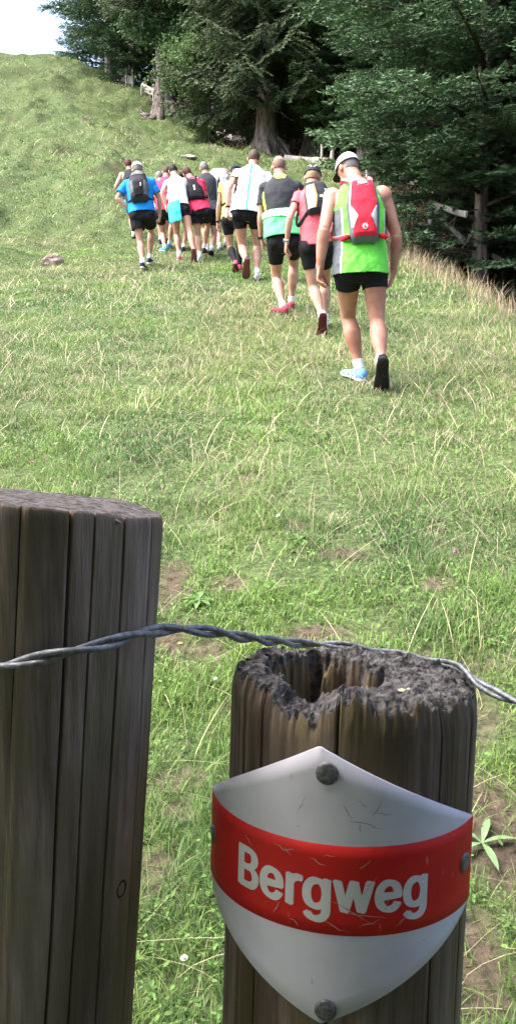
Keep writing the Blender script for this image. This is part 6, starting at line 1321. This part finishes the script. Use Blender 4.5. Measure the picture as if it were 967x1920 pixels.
# ------------------------------------------------------------------ stones and flowers
def rock(px, py, r, label, seed, sq=.8, c=((.15, .105, .09), (.31, .24, .215))):
    y = hit(px, py); g = P(px, py, y); g[2] = Hs(g[0], g[1])
    u = np.linspace(0, 2*PI, 30, endpoint=False); v = np.linspace(-PI/2, PI/2, 16); U_, V_ = np.meshgrid(u, v, indexing='ij')
    x = np.cos(V_)*np.cos(U_); yy = np.cos(V_)*np.sin(U_); z = np.sin(V_); k = 1+.55*(fbm(U_*1.2+seed, V_*2, seed, 3)-.5)
    k = np.where(True, k, k); Q = np.stack([x*r*1.25*k, yy*r*k, z*r*sq*k+r*.12], -1); Q[:, 0] = Q[:, 0]
    id_ = np.arange(480).reshape(30, 16); i2 = np.roll(id_, -1, 0); fq = np.stack([id_[:, :-1], i2[:, :-1], i2[:, 1:], id_[:, 1:]], -1).reshape(-1, 4)
    m = mat('pasture_stone', rough=.95); vary(m, c[0], c[1], 7, 8, bump=1, bscale=16, dist=.04)
    return tag(obj('boulder', np_mesh('boulder', Q.reshape(-1, 3), [fq], [m], smooth=False), loc=g), label, 'boulder')
rock(99, 495, .14, 'reddish grey boulder half sunk in the grass left of the walkers', 3, .95)
rock(352, 298, .22, 'flat pale stone in the grass up the slope above the walkers', 6, .3, ((.28, .25, .22), (.5, .46, .42)))
def flower(px, py, col, label, r=.007, n=9, hgt=.05, nm='flower', ball=False):
    y = hit(px, py, .8); g = P(px, py, y); g[2] = Hs(g[0], g[1]); root = empty(nm, g); tag(root, label, 'flower')
    top_ = np.array([.004, -.006, hgt]); mb = MB(); mb.path([np.zeros(3), top_*.5+[.002, 0, 0], top_], .0011, 6); mb.build('stem', FB_stem, root)
    mb = MB()
    for k in range(n):
        for ring in range(3 if ball else 2):
            a = k*2*PI/n+ring*.35; e = (.15+.5*ring) if ball else .25+.3*ring; d = np.array([math.cos(a)*math.cos(e), math.sin(a)*math.cos(e), math.sin(e)]); s_ = np.array([-math.sin(a), math.cos(a), 0])*r*.30
            mb.add([top_, top_+d*r*.6+s_, top_+d*r, top_+d*r*.6-s_], [(0, 1, 2, 3)])
    mb.build('petals', mat('petal', col, .6), root, smooth=False)
FB_stem = mat('stem_green', (.09, .15, .04), .6)
flower(336, 1229, (.80, .55, .02), 'small yellow flower beside the taller post', .010, hgt=.03)
flower(851, 1065, (.62, .22, .50), 'pink clover head in the grass right of centre', .013, 10, ball=True)
flower(520, 1000, (.75, .75, .66), 'white clover head in the middle of the slope', .013, 10, ball=True)
flower(343, 1885, (.75, .75, .66), 'white clover head low between the two posts', .009, 10, ball=True)
flower(402, 1312, (.75, .75, .66), 'white clover head just left of the rotten post', .008, 10, ball=True)
flower(60, 888, (.62, .22, .50), 'pink clover head above the taller post', .013, 10, ball=True)
def rosette(px, py, n, Lf, w_, label, col=(.10, .19, .05), up_=.35):
    y = hit(px, py, .8); g = P(px, py, y); g[2] = Hs(g[0], g[1]); root = empty('broadleaf_plant', g); tag(root, label, 'plant')
    m = mat('plant_leaf', col, .45, .4); vary(m, tuple(np.array(col)*.8), tuple(np.array(col)*1.25), 60, 3)
    for k in range(n):
        a = k*2*PI/n+rng.normal(0, .25); t = np.linspace(0, 1, 9); L2 = Lf*rng.uniform(.7, 1.15); d = np.array([math.cos(a), math.sin(a), 0]); s_ = np.array([-d[1], d[0], 0])
        c = d*(t*L2)[:, None]+np.array([0, 0, 1.])*(.012+up_*L2*(t-.95*t*t)+.28*d[1]*t*L2)[:, None]; wv = w_*np.sin(np.clip(t, .03, 1)*PI)**.8
        Q = np.concatenate([c-s_*wv[:, None]+np.array([0, 0, .25])*wv[:, None], c, c+s_*wv[:, None]+np.array([0, 0, .25])*wv[:, None]]); i = np.arange(8)
        obj('leaf', np_mesh('leaf', Q, [np.vstack([np.stack([i, i+1, i+10, i+9], -1), np.stack([i+9, i+10, i+19, i+18], -1)])], [m]), root)
rosette(902, 1612, 5, .105, .0095, 'plant with long pointed leaves on bare soil right of the sign', (.13, .22, .09))
rosette(372, 1140, 8, .07, .011, 'leafy green rosette right of the taller post')
rosette(560, 1020, 9, .07, .011, 'leafy rosette on the slope above the wire')
rosette(612, 1330, 6, .05, .009, 'small rosette hidden at the foot of the rotten post') if False else None
